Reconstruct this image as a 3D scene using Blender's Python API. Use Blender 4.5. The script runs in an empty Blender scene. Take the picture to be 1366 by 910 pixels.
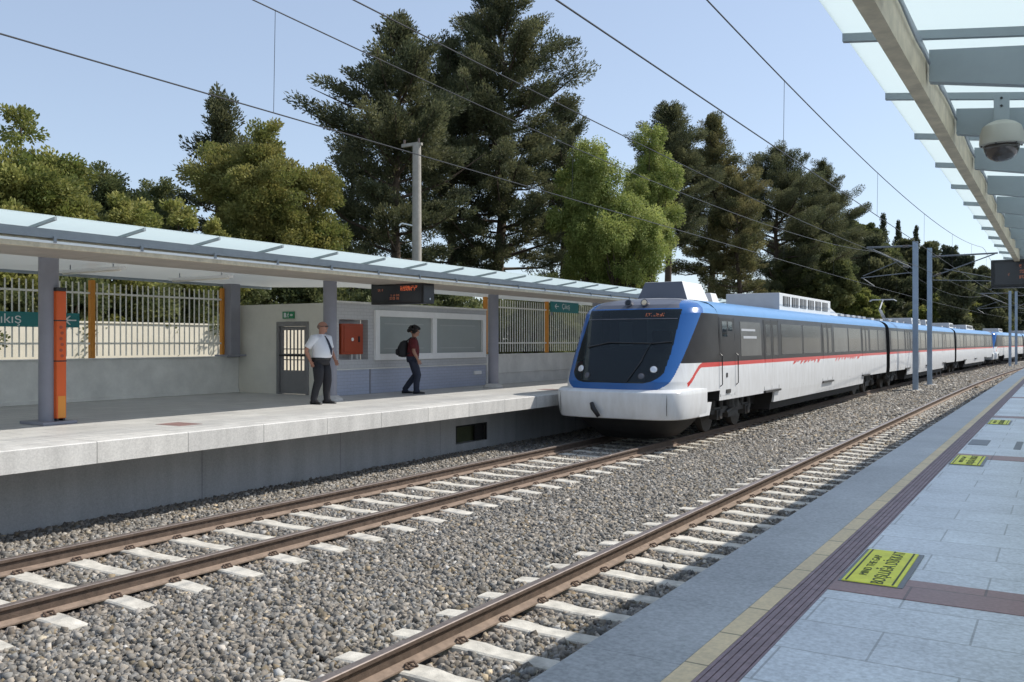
import bpy, bmesh, math, random
import numpy as np
from mathutils import Vector, Matrix
R = math.radians
random.seed(7)
scene = bpy.context.scene
col = scene.collection

# ------------------------------------------------------------------ geometry of the place
TH = R(31.55); S_, C_ = math.sin(TH), math.cos(TH); EYE = 2.46; F = 1200.0; HZ = 456.0
def off(y):                       # the line bends gently to the right beyond 40 m
    return max(0.0, y - 40.0) ** 2 / 3000.0
def y_at(px, X):                  # distance along the line of a sight line at lateral X
    u = (px - 683) / F
    return X * (C_ + u * S_) / (u * C_ - S_)
def z_at(py, X, Y):
    return EYE + (HZ - py) / F * (Y * C_ - X * S_)

# ------------------------------------------------------------------ materials
def nt(name):
    m = bpy.data.materials.new(name); m.use_nodes = True
    n = m.node_tree; b = n.nodes['Principled BSDF']
    return m, n, b
def sock(b, k): return b.inputs[k]
def mat(name, c, rough=.6, metal=0, var=.0, scale=3.0, bump=0, bscale=60, spec=.5, c2=None, streak=0):
    m, n, b = nt(name)
    b.inputs['Base Color'].default_value = (*c, 1); b.inputs['Roughness'].default_value = rough
    b.inputs['Metallic'].default_value = metal; b.inputs['Specular IOR Level'].default_value = spec
    L = n.links
    geo = n.nodes.new('ShaderNodeNewGeometry')
    if var or c2:
        t = n.nodes.new('ShaderNodeTexNoise'); t.inputs['Scale'].default_value = scale
        t.inputs['Detail'].default_value = 6; t.inputs['Roughness'].default_value = .65
        if streak:
            mp = n.nodes.new('ShaderNodeMapping'); mp.inputs['Scale'].default_value = (1, 1, streak)
            L.new(geo.outputs['Position'], mp.inputs['Vector']); L.new(mp.outputs[0], t.inputs['Vector'])
        else: L.new(geo.outputs['Position'], t.inputs['Vector'])
        r = n.nodes.new('ShaderNodeValToRGB')
        a = c2 if c2 else tuple(x * (1 - var) for x in c)
        d = c if c2 else tuple(min(1, x * (1 + var)) for x in c)
        r.color_ramp.elements[0].color = (*a, 1); r.color_ramp.elements[1].color = (*d, 1)
        r.color_ramp.elements[0].position = .3; r.color_ramp.elements[1].position = .7
        L.new(t.outputs['Fac'], r.inputs['Fac']); L.new(r.outputs['Color'], b.inputs['Base Color'])
    if bump:
        t2 = n.nodes.new('ShaderNodeTexNoise'); t2.inputs['Scale'].default_value = bscale; t2.inputs['Detail'].default_value = 5
        L.new(geo.outputs['Position'], t2.inputs['Vector'])
        bp = n.nodes.new('ShaderNodeBump'); bp.inputs['Strength'].default_value = bump; bp.inputs['Distance'].default_value = .02
        L.new(t2.outputs['Fac'], bp.inputs['Height']); L.new(bp.outputs[0], b.inputs['Normal'])
    return m
def emit(name, c, s):
    m, n, b = nt(name); b.inputs['Base Color'].default_value = (*c, 1)
    b.inputs['Emission Color'].default_value = (*c, 1); b.inputs['Emission Strength'].default_value = s
    return m
def brickmat(name, c1, c2, mortar, w, h, axes, msize=.008, rough=.5, speck=.25, bump=.3, offset=.5, dz=0, streak=0):
    m, n, b = nt(name); L = n.links
    geo = n.nodes.new('ShaderNodeNewGeometry'); sp = n.nodes.new('ShaderNodeSeparateXYZ'); cb = n.nodes.new('ShaderNodeCombineXYZ')
    L.new(geo.outputs['Position'], sp.inputs[0])
    da = n.nodes.new('ShaderNodeMath'); da.inputs[1].default_value = dz; L.new(sp.outputs[axes[1]], da.inputs[0])
    L.new(sp.outputs[axes[0]], cb.inputs[0]); L.new(da.outputs[0], cb.inputs[1])
    t = n.nodes.new('ShaderNodeTexBrick'); t.inputs['Scale'].default_value = 1
    t.inputs['Brick Width'].default_value = w; t.inputs['Row Height'].default_value = h
    t.inputs['Mortar Size'].default_value = msize; t.inputs['Mortar Smooth'].default_value = .3
    t.offset = offset
    t.inputs['Color1'].default_value = (*c1, 1); t.inputs['Color2'].default_value = (*c2, 1); t.inputs['Mortar'].default_value = (*mortar, 1)
    L.new(cb.outputs[0], t.inputs['Vector'])
    no = n.nodes.new('ShaderNodeTexNoise'); no.inputs['Scale'].default_value = 46; no.inputs['Detail'].default_value = 4
    L.new(geo.outputs['Position'], no.inputs['Vector'])
    no2 = n.nodes.new('ShaderNodeTexNoise'); no2.inputs['Scale'].default_value = 1.3; no2.inputs['Detail'].default_value = 6
    mp_ = n.nodes.new('ShaderNodeMapping'); mp_.inputs['Scale'].default_value = (3.2, 3.2, .5) if streak else (1, 1, 1)
    L.new(geo.outputs['Position'], mp_.inputs['Vector']); L.new(mp_.outputs[0], no2.inputs['Vector'])
    ad = n.nodes.new('ShaderNodeMath'); ad.operation = 'ADD'; L.new(no.outputs['Fac'], ad.inputs[0]); L.new(no2.outputs['Fac'], ad.inputs[1])
    mr = n.nodes.new('ShaderNodeMapRange'); mr.inputs[1].default_value = .6; mr.inputs[2].default_value = 1.4
    mr.inputs[3].default_value = 1 - speck; mr.inputs[4].default_value = 1 + speck
    L.new(ad.outputs[0], mr.inputs[0])
    mx = n.nodes.new('ShaderNodeVectorMath'); mx.operation = 'SCALE'
    L.new(t.outputs['Color'], mx.inputs[0]); L.new(mr.outputs[0], mx.inputs['Scale']); L.new(mx.outputs[0], b.inputs['Base Color'])
    bp = n.nodes.new('ShaderNodeBump'); bp.inputs['Strength'].default_value = bump; bp.inputs['Distance'].default_value = .01
    inv = n.nodes.new('ShaderNodeMath'); inv.operation = 'SUBTRACT'; inv.inputs[0].default_value = 1
    L.new(t.outputs['Fac'], inv.inputs[1]); L.new(inv.outputs[0], bp.inputs['Height']); L.new(bp.outputs[0], b.inputs['Normal'])
    rr = n.nodes.new('ShaderNodeMapRange'); rr.inputs[3].default_value = rough - .12; rr.inputs[4].default_value = rough + .15
    L.new(no2.outputs['Fac'], rr.inputs[0]); L.new(rr.outputs[0], b.inputs['Roughness'])
    return m
def attrmat(name, rough, trans=0.0, spec=.3):
    m, n, b = nt(name); L = n.links
    a = n.nodes.new('ShaderNodeAttribute'); a.attribute_name = 'tint'
    L.new(a.outputs['Color'], b.inputs['Base Color']); b.inputs['Roughness'].default_value = rough
    b.inputs['Specular IOR Level'].default_value = spec
    if trans:
        tr = n.nodes.new('ShaderNodeBsdfTranslucent'); L.new(a.outputs['Color'], tr.inputs['Color'])
        mx = n.nodes.new('ShaderNodeMixShader'); mx.inputs[0].default_value = trans
        out = n.nodes['Material Output']
        L.new(b.outputs[0], mx.inputs[1]); L.new(tr.outputs[0], mx.inputs[2]); L.new(mx.outputs[0], out.inputs['Surface'])
    return m
def milky(name, c, tr, k=.80):
    m, n, b = nt(name); L = n.links
    b.inputs['Base Color'].default_value = (*c, 1); b.inputs['Roughness'].default_value = .25
    t = n.nodes.new('ShaderNodeBsdfTranslucent'); t.inputs['Color'].default_value = (*tr, 1)
    mx = n.nodes.new('ShaderNodeMixShader'); mx.inputs[0].default_value = k
    L.new(b.outputs[0], mx.inputs[1]); L.new(t.outputs[0], mx.inputs[2]); L.new(mx.outputs[0], n.nodes['Material Output'].inputs['Surface'])
    return m

def seeglass(name, c, t):
    m, n, b = nt(name); L = n.links
    b.inputs['Base Color'].default_value = (*c, 1); b.inputs['Roughness'].default_value = .04; b.inputs['Specular IOR Level'].default_value = .6
    tr = n.nodes.new('ShaderNodeBsdfTransparent'); tr.inputs['Color'].default_value = (.75, .85, .9, 1)
    mx = n.nodes.new('ShaderNodeMixShader'); mx.inputs[0].default_value = t
    L.new(b.outputs[0], mx.inputs[1]); L.new(tr.outputs[0], mx.inputs[2]); L.new(mx.outputs[0], n.nodes['Material Output'].inputs['Surface'])
    return m
M = dict(
    coping=brickmat('coping_granite', (.385, .39, .395), (.355, .36, .37), (.26, .265, .27), 4.0, .9, (0, 1), .005, .40, .45, .15, 0),
    paving=brickmat('granite_paving', (.595, .62, .66), (.535, .555, .595), (.33, .34, .36), .72, .45, (0, 1), .006, .34, .42, .22),
    yellow=brickmat('yellow_edge_tile', (.72, .56, .35), (.66, .515, .325), (.28, .23, .15), 2.0, .456, (0, 1), .008, .55, .2, .3, 0),
    tactile=mat('plum_tactile_tile', (.25, .18, .20), .6, var=.25, scale=14),
    redband=brickmat('red_granite', (.33, .19, .175), (.27, .16, .155), (.15, .1, .1), .72, .9, (0, 1), .008, .42, .3, .2),
    lip=brickmat('pale_granite_lip', (.62, .60, .56), (.54, .525, .495), (.33, .32, .30), 1.5, 6.0, (1, 2), .010, .55, .24, .3, 0, dz=3.1, streak=1),
    lpave=brickmat('pale_platform_tile', (.56, .55, .52), (.49, .48, .46), (.3, .3, .29), .6, .45, (1, 0), .009, .5, .15, .2),
    wallpaint=brickmat('grey_painted_concrete', (.43, .43, .43), (.39, .392, .40), (.29, .29, .295), 3.4, 7.0, (1, 2), .014, .75, .22, .3, 0, dz=3.1, streak=1),
    lowwall=mat('grey_rendered_wall', (.76, .75, .71), .85, var=.14, scale=1.6, bump=.15),
    cream=mat('cream_render', (.74, .68, .55), .85, var=.1, scale=.9, bump=.15),
    cream2=mat('cream_wall_paint', (.76, .735, .65), .8, var=.09, scale=1.2, bump=.1),
    tilewall=brickmat('small_grey_wall_tile', (.57, .57, .575), (.545, .548, .555), (.44, .44, .45), .24, .085, (1, 2), .006, .5, .08, .3),
    shadewall=brickmat('grey_wall_tile_blue_shade', (.47, .50, .61), (.45, .485, .59), (.37, .39, .46), .24, .085, (1, 2), .006, .5, .08, .3),  # same small tile, with bluish reflected shade put into its colour
    steel=mat('blue_grey_steel', (.25, .275, .31), .45, .0, var=.08, scale=5),
    column=mat('grey_column_paint', (.28, .28, .32), .5, var=.07, scale=3),
    beige=mat('weathered_beige_gutter', (.60, .51, .365), .6, var=.22, scale=7),
    rafter=mat('grey_rafter_paint', (.30, .345, .37), .5, var=.06, scale=4),
    white=mat('white_paint', (.88, .88, .87), .4, var=.04, scale=4),
    baseplate=mat('pale_concrete_base', (.6, .58, .55), .8, var=.12, scale=9),
    glass=milky('milky_glass', (.66, .77, .79), (.83, .89, .885)),
    soffit=mat('brown_grey_soffit', (.36, .325, .285), .6, var=.12, scale=3),
    ceiling=milky('frosted_ceiling', (.74, .74, .73), (.66, .68, .67), .46),
    tube=mat('lamp_tube_white', (.85, .83, .74), .4),
    orange=mat('orange_post_paint', (.66, .26, .03), .5, var=.1, scale=6),
    totem=mat('orange_red_totem', (.68, .105, .012), .45, var=.06, scale=4),
    totemlow=mat('amber_totem_panel', (.72, .27, .03), .45),
    black=mat('black_plastic', (.015, .015, .017), .4),
    screen=mat('dark_screen', (.035, .037, .045), .22),
    led=emit('orange_led', (.9, .19, .07), .26),
    leddim=emit('dim_orange_led', (.6, .2, .1), .10),
    bar=mat('pale_fence_bar', (.84, .82, .74), .5, var=.08, scale=8),
    teal=mat('teal_sign', (.012, .20, .20), .4),
    signwhite=mat('sign_white', (.8, .82, .8), .5),
    exitgreen=mat('exit_sign_green', (.02, .25, .11), .4),
    red=mat('red_hose_box', (.36, .06, .02), .4, var=.08, scale=5),
    door=mat('grey_metal_door', (.23, .225, .225), .5, var=.08, scale=5),
    boardback=mat('notice_board_back', (.34, .37, .36), .35, var=.06, scale=2),
    paper=mat('pale_strip', (.45, .47, .46), .5),
    signyellow=mat('yellow_floor_sign', (.78, .76, .05), .5, var=.14, scale=9),
    ink=mat('sign_ink', (.03, .05, .02), .6),
    plate=mat('grey_cover_plate', (.16, .17, .19), .45, .4, var=.1, scale=20),
    rail=mat('rusty_rail_side', (.115, .082, .062), .75, .2, var=.35, scale=9, bump=.2),
    railfoot=mat('dusty_rail_foot', (.25, .185, .14), .9, var=.25, scale=11),
    arm=mat('cantilever_steel', (.15, .165, .18), .5, .2),
    railtop=mat('worn_rail_top', (.26, .215, .19), .42, .6, var=.2, scale=12),
    sleeper=mat('concrete_sleeper', (.57, .535, .465), .85, var=.3, scale=5, bump=.25),
    clip=mat('rusty_clip', (.14, .095, .07), .8, .2),
    dirt=mat('ballast_bed', (.20, .18, .16), .95, c2=(.07, .062, .055), scale=26, bump=.9, bscale=30),
    soil=mat('dry_grass_soil', (.10, .105, .055), .95, c2=(.055, .065, .032), scale=.8, bump=.5, bscale=6),
    twhite=mat('train_white', (.82, .825, .83), .25, c2=(.70, .695, .68), scale=5, streak=.22),
    tblue=mat('train_blue', (.022, .118, .36), .22),
    tbluelit=mat('train_blue_sky_lit', (.10, .27, .52), .32, var=.06, scale=2),  # body blue painted lighter, for sky reflection and sun on the roof edge
    tdark=mat('train_dark_band', (.040, .038, .038), .35, spec=.10, var=.2, scale=1.2),
    tglass=mat('train_window', (.034, .033, .034), .2, spec=.16, var=.3, scale=.9),
    tglass2=mat('train_window_blind', (.105, .104, .10), .25, spec=.14, var=.2, scale=.9),
    tscreen=mat('train_windscreen_band', (.007, .010, .014), .05, spec=.55),
    wscreen=seeglass('train_windscreen', (.02, .03, .036), .42),
    cabin=mat('cab_interior', (.045, .06, .07), .7), cabin2=mat('cab_interior_panel', (.16, .19, .20), .6),
    tred=mat('train_red', (.62, .045, .035), .3),
    tgrey=mat('train_roof_grey', (.115, .12, .145), .35),
    tunit=mat('roof_unit_grey', (.46, .47, .49), .5, var=.06, scale=3),
    tunitw=mat('roof_unit_white', (.74, .74, .72), .5, var=.05, scale=3),
    gang=mat('gangway_black', (.006, .006, .007), .9, spec=.1),
    under=mat('underframe_black', (.018, .017, .017), .7, var=.3, scale=6),
    bogie=mat('bogie_grey', (.06, .056, .052), .6, .3, var=.4, scale=9),
    wheel=mat('wheel_steel', (.055, .05, .046), .6, .4),
    lamp=mat('lamp_lens', (.8, .82, .85), .08, .3),
    lampwarm=mat('lamp_lens_warm', (.8, .66, .45), .1, .2),
    pole=mat('galvanised_blue_pole', (.30, .37, .45), .45, .1, var=.1, scale=2),
    wire=mat('copper_wire', (.05, .05, .052), .5, .4),
    insul=mat('insulator', (.12, .08, .06), .3),
    concpole=mat('concrete_pole', (.36, .33, .28), .85, var=.15, scale=4),
    camera=mat('camera_beige', (.43, .42, .37), .4),
    domeglass=mat('smoked_dome', (.06, .05, .045), .06, spec=.7),
    skin=mat('skin', (.42, .21, .145), .5), skin2=mat('skin_tan', (.36, .19, .13), .5),
    shirt=mat('white_shirt', (.80, .82, .86), .8), trousers=mat('charcoal_trousers', (.020, .020, .025), .8),
    tie=mat('dark_tie', (.02, .025, .05), .6), shoe=mat('black_shoe', (.012, .012, .013), .35),
    shirt2=mat('dark_red_shirt', (.11, .014, .018), .85, var=.3, scale=30), jeans=mat('dark_jeans', (.022, .028, .05), .85, var=.2, scale=30),
    hair=mat('black_hair', (.008, .007, .007), .7), stub=mat('grey_stubble', (.22, .15, .12), .7), pack=mat('black_rucksack', (.010, .011, .014), .7),
    bark=mat('bark', (.085, .06, .042), .95, var=.4, scale=5, bump=.6, bscale=14),
    leaf=attrmat('foliage', .62, .40), stone=attrmat('ballast_stone', .92, 0, .2),
)

# ------------------------------------------------------------------ mesh builder
def wloc(o):
    v = Vector((0, 0, 0))
    while o is not None: v = v + o.location; o = o.parent
    return v
class MB:
    def __init__(s): s.v = []; s.f = []; s.m = []
    def add(s, vs, fs, m=0):
        b = len(s.v); s.v.extend([tuple(v) for v in vs]); s.f.extend([tuple(b + i for i in f) for f in fs]); s.m.extend([m] * len(fs)); return s
    def box(s, x0, x1, y0, y1, z0, z1, m=0):
        x0, x1 = min(x0, x1), max(x0, x1); y0, y1 = min(y0, y1), max(y0, y1); z0, z1 = min(z0, z1), max(z0, z1)
        return s.add([(x0, y0, z0), (x1, y0, z0), (x1, y1, z0), (x0, y1, z0), (x0, y0, z1), (x1, y0, z1), (x1, y1, z1), (x0, y1, z1)],
              [(0, 3, 2, 1), (4, 5, 6, 7), (0, 1, 5, 4), (1, 2, 6, 5), (2, 3, 7, 6), (3, 0, 4, 7)], m)
    def tube(s, pts, r, n=10, m=0, cap=True):
        pts = [Vector(p) for p in pts]; rs = r if isinstance(r, (list, tuple)) else [r] * len(pts)
        rings = []; up = None
        for i, p in enumerate(pts):
            t = (pts[min(i + 1, len(pts) - 1)] - pts[max(i - 1, 0)])
            if t.length < 1e-9: t = Vector((0, 0, 1))
            t.normalize()
            a = Vector((0, 0, 1)) if abs(t.z) < .9 else Vector((1, 0, 0))
            if up is not None and (up - t * up.dot(t)).length > .1: a = up
            a = (a - t * a.dot(t)).normalized(); b = t.cross(a); up = a
            rings.append([p + (a * math.cos(q) + b * math.sin(q)) * rs[i] for q in [2 * math.pi * k / n for k in range(n)]])
        vs = [v for rg in rings for v in rg]; fs = []
        for i in range(len(rings) - 1):
            for k in range(n):
                k2 = (k + 1) % n; fs.append((i * n + k, i * n + k2, (i + 1) * n + k2, (i + 1) * n + k))
        if cap: fs.append(tuple(range(n - 1, -1, -1))); fs.append(tuple((len(rings) - 1) * n + k for k in range(n)))
        return s.add(vs, fs, m)
    def loft(s, rings, m=0, cap=True):         # rings: lists of points of equal length, closed
        n = len(rings[0]); vs = [v for r in rings for v in r]; fs = []
        for i in range(len(rings) - 1):
            for k in range(n):
                k2 = (k + 1) % n; fs.append((i * n + k, i * n + k2, (i + 1) * n + k2, (i + 1) * n + k))
        if cap: fs.append(tuple(range(n - 1, -1, -1))); fs.append(tuple((len(rings) - 1) * n + k for k in range(n)))
        return s.add(vs, fs, m)
    def prism(s, poly, axis, a, b, m=0):       # extrude 2-D polygon along axis 0/1/2
        def P(p, q):
            return [(q, p[0], p[1]), (p[0], q, p[1]), (p[0], p[1], q)][axis]
        n = len(poly); vs = [P(p, a) for p in poly] + [P(p, b) for p in poly]
        fs = [tuple(range(n - 1, -1, -1)), tuple(range(n, 2 * n))] + [(i, (i + 1) % n, n + (i + 1) % n, n + i) for i in range(n)]
        return s.add(vs, fs, m)
    def sweep(s, prof, ys, x0=0, ms=None, closed=True, cap=True, capm=None):    # section (x,z) swept along the line (with its bend)
        n = len(prof); vs = []; 
        for y in ys:
            o = off(y)
            vs += [(x0 + p[0] + o, y, p[1]) for p in prof]
        b = len(s.v); s.v.extend(vs); k_ = n if closed else n - 1
        for i in range(len(ys) - 1):
            for k in range(k_):
                k2 = (k + 1) % n
                s.f.append((b + i * n + k, b + i * n + k2, b + (i + 1) * n + k2, b + (i + 1) * n + k)); s.m.append(ms[k] if ms else 0)
        if cap and closed:
            s.f.append(tuple(b + k for k in range(n - 1, -1, -1))); s.m.append(capm if capm is not None else (ms[0] if ms else 0))
            s.f.append(tuple(b + (len(ys) - 1) * n + k for k in range(n))); s.m.append(capm if capm is not None else (ms[0] if ms else 0))
        return s
    def disc(s, c, nrm, r, h, n=20, m=0):
        nrm = Vector(nrm).normalized(); c = Vector(c)
        return s.tube([c, c + nrm * h], r, n, m)
    def ball(s, c, rx, ry, rz, nu=14, nv=8, m=0, z0=-1, z1=1):
        rings = []
        for i in range(nv + 1):
            t = z0 + (z1 - z0) * i / nv; t = max(-.9995, min(.9995, t)); 
            a = math.asin(t); q = math.cos(a)
            rings.append([(c[0] + rx * q * math.cos(2 * math.pi * k / nu), c[1] + ry * q * math.sin(2 * math.pi * k / nu), c[2] + rz * t) for k in range(nu)])
        return s.loft(rings, m)
    def build(s, name, mats, parent=None, smooth=False, bevel=0, fix=True, auto=None):
        me = bpy.data.meshes.new(name); w = wloc(parent) if parent else Vector((0, 0, 0))
        me.from_pydata([(v[0] - w.x, v[1] - w.y, v[2] - w.z) for v in s.v], [], s.f)
        for q in (mats if isinstance(mats, (list, tuple)) else [mats]): me.materials.append(q)
        me.polygons.foreach_set('material_index', s.m)
        if fix:
            bm = bmesh.new(); bm.from_mesh(me); bmesh.ops.recalc_face_normals(bm, faces=bm.faces); bm.to_mesh(me); bm.free()
        if smooth: me.shade_smooth()
        if auto: 
            me.shade_smooth(); me.set_sharp_from_angle(angle=R(auto))
        o = bpy.data.objects.new(name, me); col.objects.link(o); o.parent = parent
        if bevel:
            md = o.modifiers.new('bevel', 'BEVEL'); md.width = bevel; md.segments = 2; md.limit_method = 'ANGLE'
        return o
def tag(o, label=None, cat=None, group=None, kind=None):
    for k, v in (('label', label), ('category', cat), ('group', group), ('kind', kind)):
        if v: o[k] = v
    return o
def thing(name, label, cat, loc, group=None):
    o = bpy.data.objects.new(name, None); col.objects.link(o); o.location = loc; o.empty_display_size = .2
    return tag(o, label, cat, group)
def struct(o, label=None): return tag(o, label, None, None, 'structure')
def dup(o, parent=None, loc=None, label=None):
    c = o.copy(); col.objects.link(c); c.parent = parent
    if loc is not None: c.location = loc
    if label: c['label'] = label
    for ch in list(o.children): dup(ch, c)
    return c
def text_mb(txt, size, mtx, align='CENTER', ext=.001, xs=1.0):
    cu = bpy.data.curves.new('lettering', 'FONT'); cu.body = txt; cu.size = size; cu.align_x = align; cu.align_y = 'CENTER'; cu.extrude = ext
    o = bpy.data.objects.new('lettering', cu); col.objects.link(o); bpy.context.view_layer.update()
    me = bpy.data.meshes.new_from_object(o.evaluated_get(bpy.context.evaluated_depsgraph_get()))
    mb = MB(); mb.add([mtx @ Vector((v.co.x * xs, v.co.y, v.co.z)) for v in me.vertices], [tuple(p.vertices) for p in me.polygons])
    bpy.data.objects.remove(o); bpy.data.curves.remove(cu); bpy.data.meshes.remove(me)
    return mb
def frame(loc, ax, ay):
    ax, ay = Vector(ax), Vector(ay); az = ax.cross(ay)
    m = Matrix((ax, ay, az)).transposed().to_4x4(); m.translation = Vector(loc); return m
def ylist(a, b, st=2.0, bend=40):
    ys = [a]
    if b <= bend: return [a, b]
    y = max(a, bend)
    if y > a: ys.append(y)
    while y + st < b: y += st; ys.append(y)
    ys.append(b); return ys

# ------------------------------------------------------------------ key lines
XE = -1.84            # right platform edge
XL = -11.25           # left platform lip
XR, XT = -3.71, -9.33 # track centres
PZ = 1.10; YEND = 260

# ------------------------------------------------------------------ ground
mb = MB()
prof = [(-900, 1.02), (-19.0, 1.02), (-15.6, 1.0), (-12.6, 1.0), (-12.6, -.27), (-.6, -.27), (-.6, .98), (14, .98), (900, .98)]
ys = [-120, -20, 0, 40] + list(range(50, 300, 10)) 
mb.sweep(prof, ys, 0, [1, 1, 1, 1, 0, 1, 1, 1, 1], closed=False)
o_ = off(290); mb.add([(-900 + o_, 290, 1.02), (900 + o_, 290, .98), (3000, 4000, 1.0), (-3000, 4000, 1.0)], [(0, 1, 2, 3)], 1)
struct(mb.build('ground', [M['dirt'], M['soil']], fix=True))

# ------------------------------------------------------------------ ballast stones
def stones_mesh(n, rng, xr, yr, size, zc):
    P = np.column_stack([rng.uniform(*xr, n), rng.uniform(*yr, n), np.zeros(n)])
    depth = P[:, 1] * C_ - P[:, 0] * S_; u = (P[:, 1] * S_ + P[:, 0] * C_) / np.maximum(depth, .1)
    keep = (depth > 1.2) & (u > -.80) & (u < .72)
    for xc in (XR, XT):
        dx = np.abs(P[:, 0] - xc); ph = np.abs(((P[:, 1] + .36) % .72) - .36)
        keep &= ~((dx < 1.56) & (ph < .135))
        keep &= ~(np.abs(dx - .9) < .13)
    P = P[keep]; n = len(P)
    offs = np.maximum(0, P[:, 1] - 40) ** 2 / 3000; P[:, 0] += offs
    P[:, 2] = zc + rng.normal(0, .012, n)
    mid = np.abs(P[:, 0] - offs + 6.5) < 1.2; P[mid, 2] += .012
    base = np.array([(-1, -1, -1), (1, -1, -1), (1, 1, -1), (-1, 1, -1), (-1, -1, 1), (1, -1, 1), (1, 1, 1), (-1, 1, 1)], float) * .5
    V = base[None] * (1 + rng.uniform(-.5, .5, (n, 8, 3)))
    sc = size * np.clip(rng.lognormal(0, .24, (n, 1, 1)), .55, 1.55) * rng.uniform(.65, 1.2, (n, 1, 3)); V = V * sc
    q = rng.normal(size=(n, 4)); q /= np.linalg.norm(q, axis=1)[:, None]; w, x, y, z = q.T
    Rm = np.stack([1 - 2 * (y * y + z * z), 2 * (x * y - z * w), 2 * (x * z + y * w), 2 * (x * y + z * w), 1 - 2 * (x * x + z * z), 2 * (y * z - x * w), 2 * (x * z - y * w), 2 * (y * z + x * w), 1 - 2 * (x * x + y * y)], -1).reshape(n, 3, 3)
    V = np.einsum('nij,nkj->nki', Rm, V) + P[:, None, :]
    fq = np.array([(0, 3, 2, 1), (4, 5, 6, 7), (0, 1, 5, 4), (1, 2, 6, 5), (2, 3, 7, 6), (3, 0, 4, 7)])
    Fc = fq[None] + (np.arange(n) * 8)[:, None, None]
    br = np.clip(rng.lognormal(math.log(.22), .33, n), .045, .60)
    warm = rng.uniform(-.5, 1, n)
    c = np.stack([br * (1.06 + .09 * warm), br * (1 + .01 * warm), br * (.91 - .07 * warm), np.ones(n)], 1)
    rd = np.minimum(np.abs(np.abs(P[:, 0] - offs - XR) - .9), np.abs(np.abs(P[:, 0] - offs - XT) - .9)); ru = np.clip(1 - rd / .42, 0, 1) * rng.uniform(.3, 1, n)
    c[:, 0] *= 1 - .12 * ru; c[:, 1] *= 1 - .30 * ru; c[:, 2] *= 1 - .44 * ru
    tr = rng.random(n) < .08; c[tr, 0] *= 1.12; c[tr, 2] *= .8
    return V.reshape(-1, 3), Fc.reshape(-1, 4), np.repeat(c, 8, axis=0)
def np_mesh(name, V, Fq, colr, material, parent=None):
    me = bpy.data.meshes.new(name); nv, nf = len(V), len(Fq); k = Fq.shape[1]
    me.vertices.add(nv); me.vertices.foreach_set('co', V.astype(np.float32).ravel())
    me.loops.add(nf * k); me.loops.foreach_set('vertex_index', Fq.astype(np.int32).ravel())
    me.polygons.add(nf); me.polygons.foreach_set('loop_start', np.arange(0, nf * k, k, dtype=np.int32))
    at = me.attributes.new('tint', 'FLOAT_COLOR', 'POINT'); at.data.foreach_set('color', colr.astype(np.float32).ravel())
    me.update(calc_edges=True); me.validate(); me.materials.append(material)
    o = bpy.data.objects.new(name, me); col.objects.link(o); o.parent = parent; return o
rng = np.random.default_rng(5)
parts = [stones_mesh(310000, rng, (-12.45, -1.9), (1.5, 24), .0405, -.226), stones_mesh(90000, rng, (-12.45, -1.9), (24, 50), .066, -.225), stones_mesh(60000, rng, (-12.45, -1.9), (50, 125), .10, -.225)]
b = 0; Vs, Fs, Cs = [], [], []
for V, Fq, c in parts: Vs.append(V); Fs.append(Fq + b); Cs.append(c); b += len(V)
o = np_mesh('ballast', np.concatenate(Vs), np.concatenate(Fs), np.concatenate(Cs), M['stone'])
tag(o, 'loose grey crushed stone ballast between and around the two tracks', 'ballast', None, 'stuff')

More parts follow.
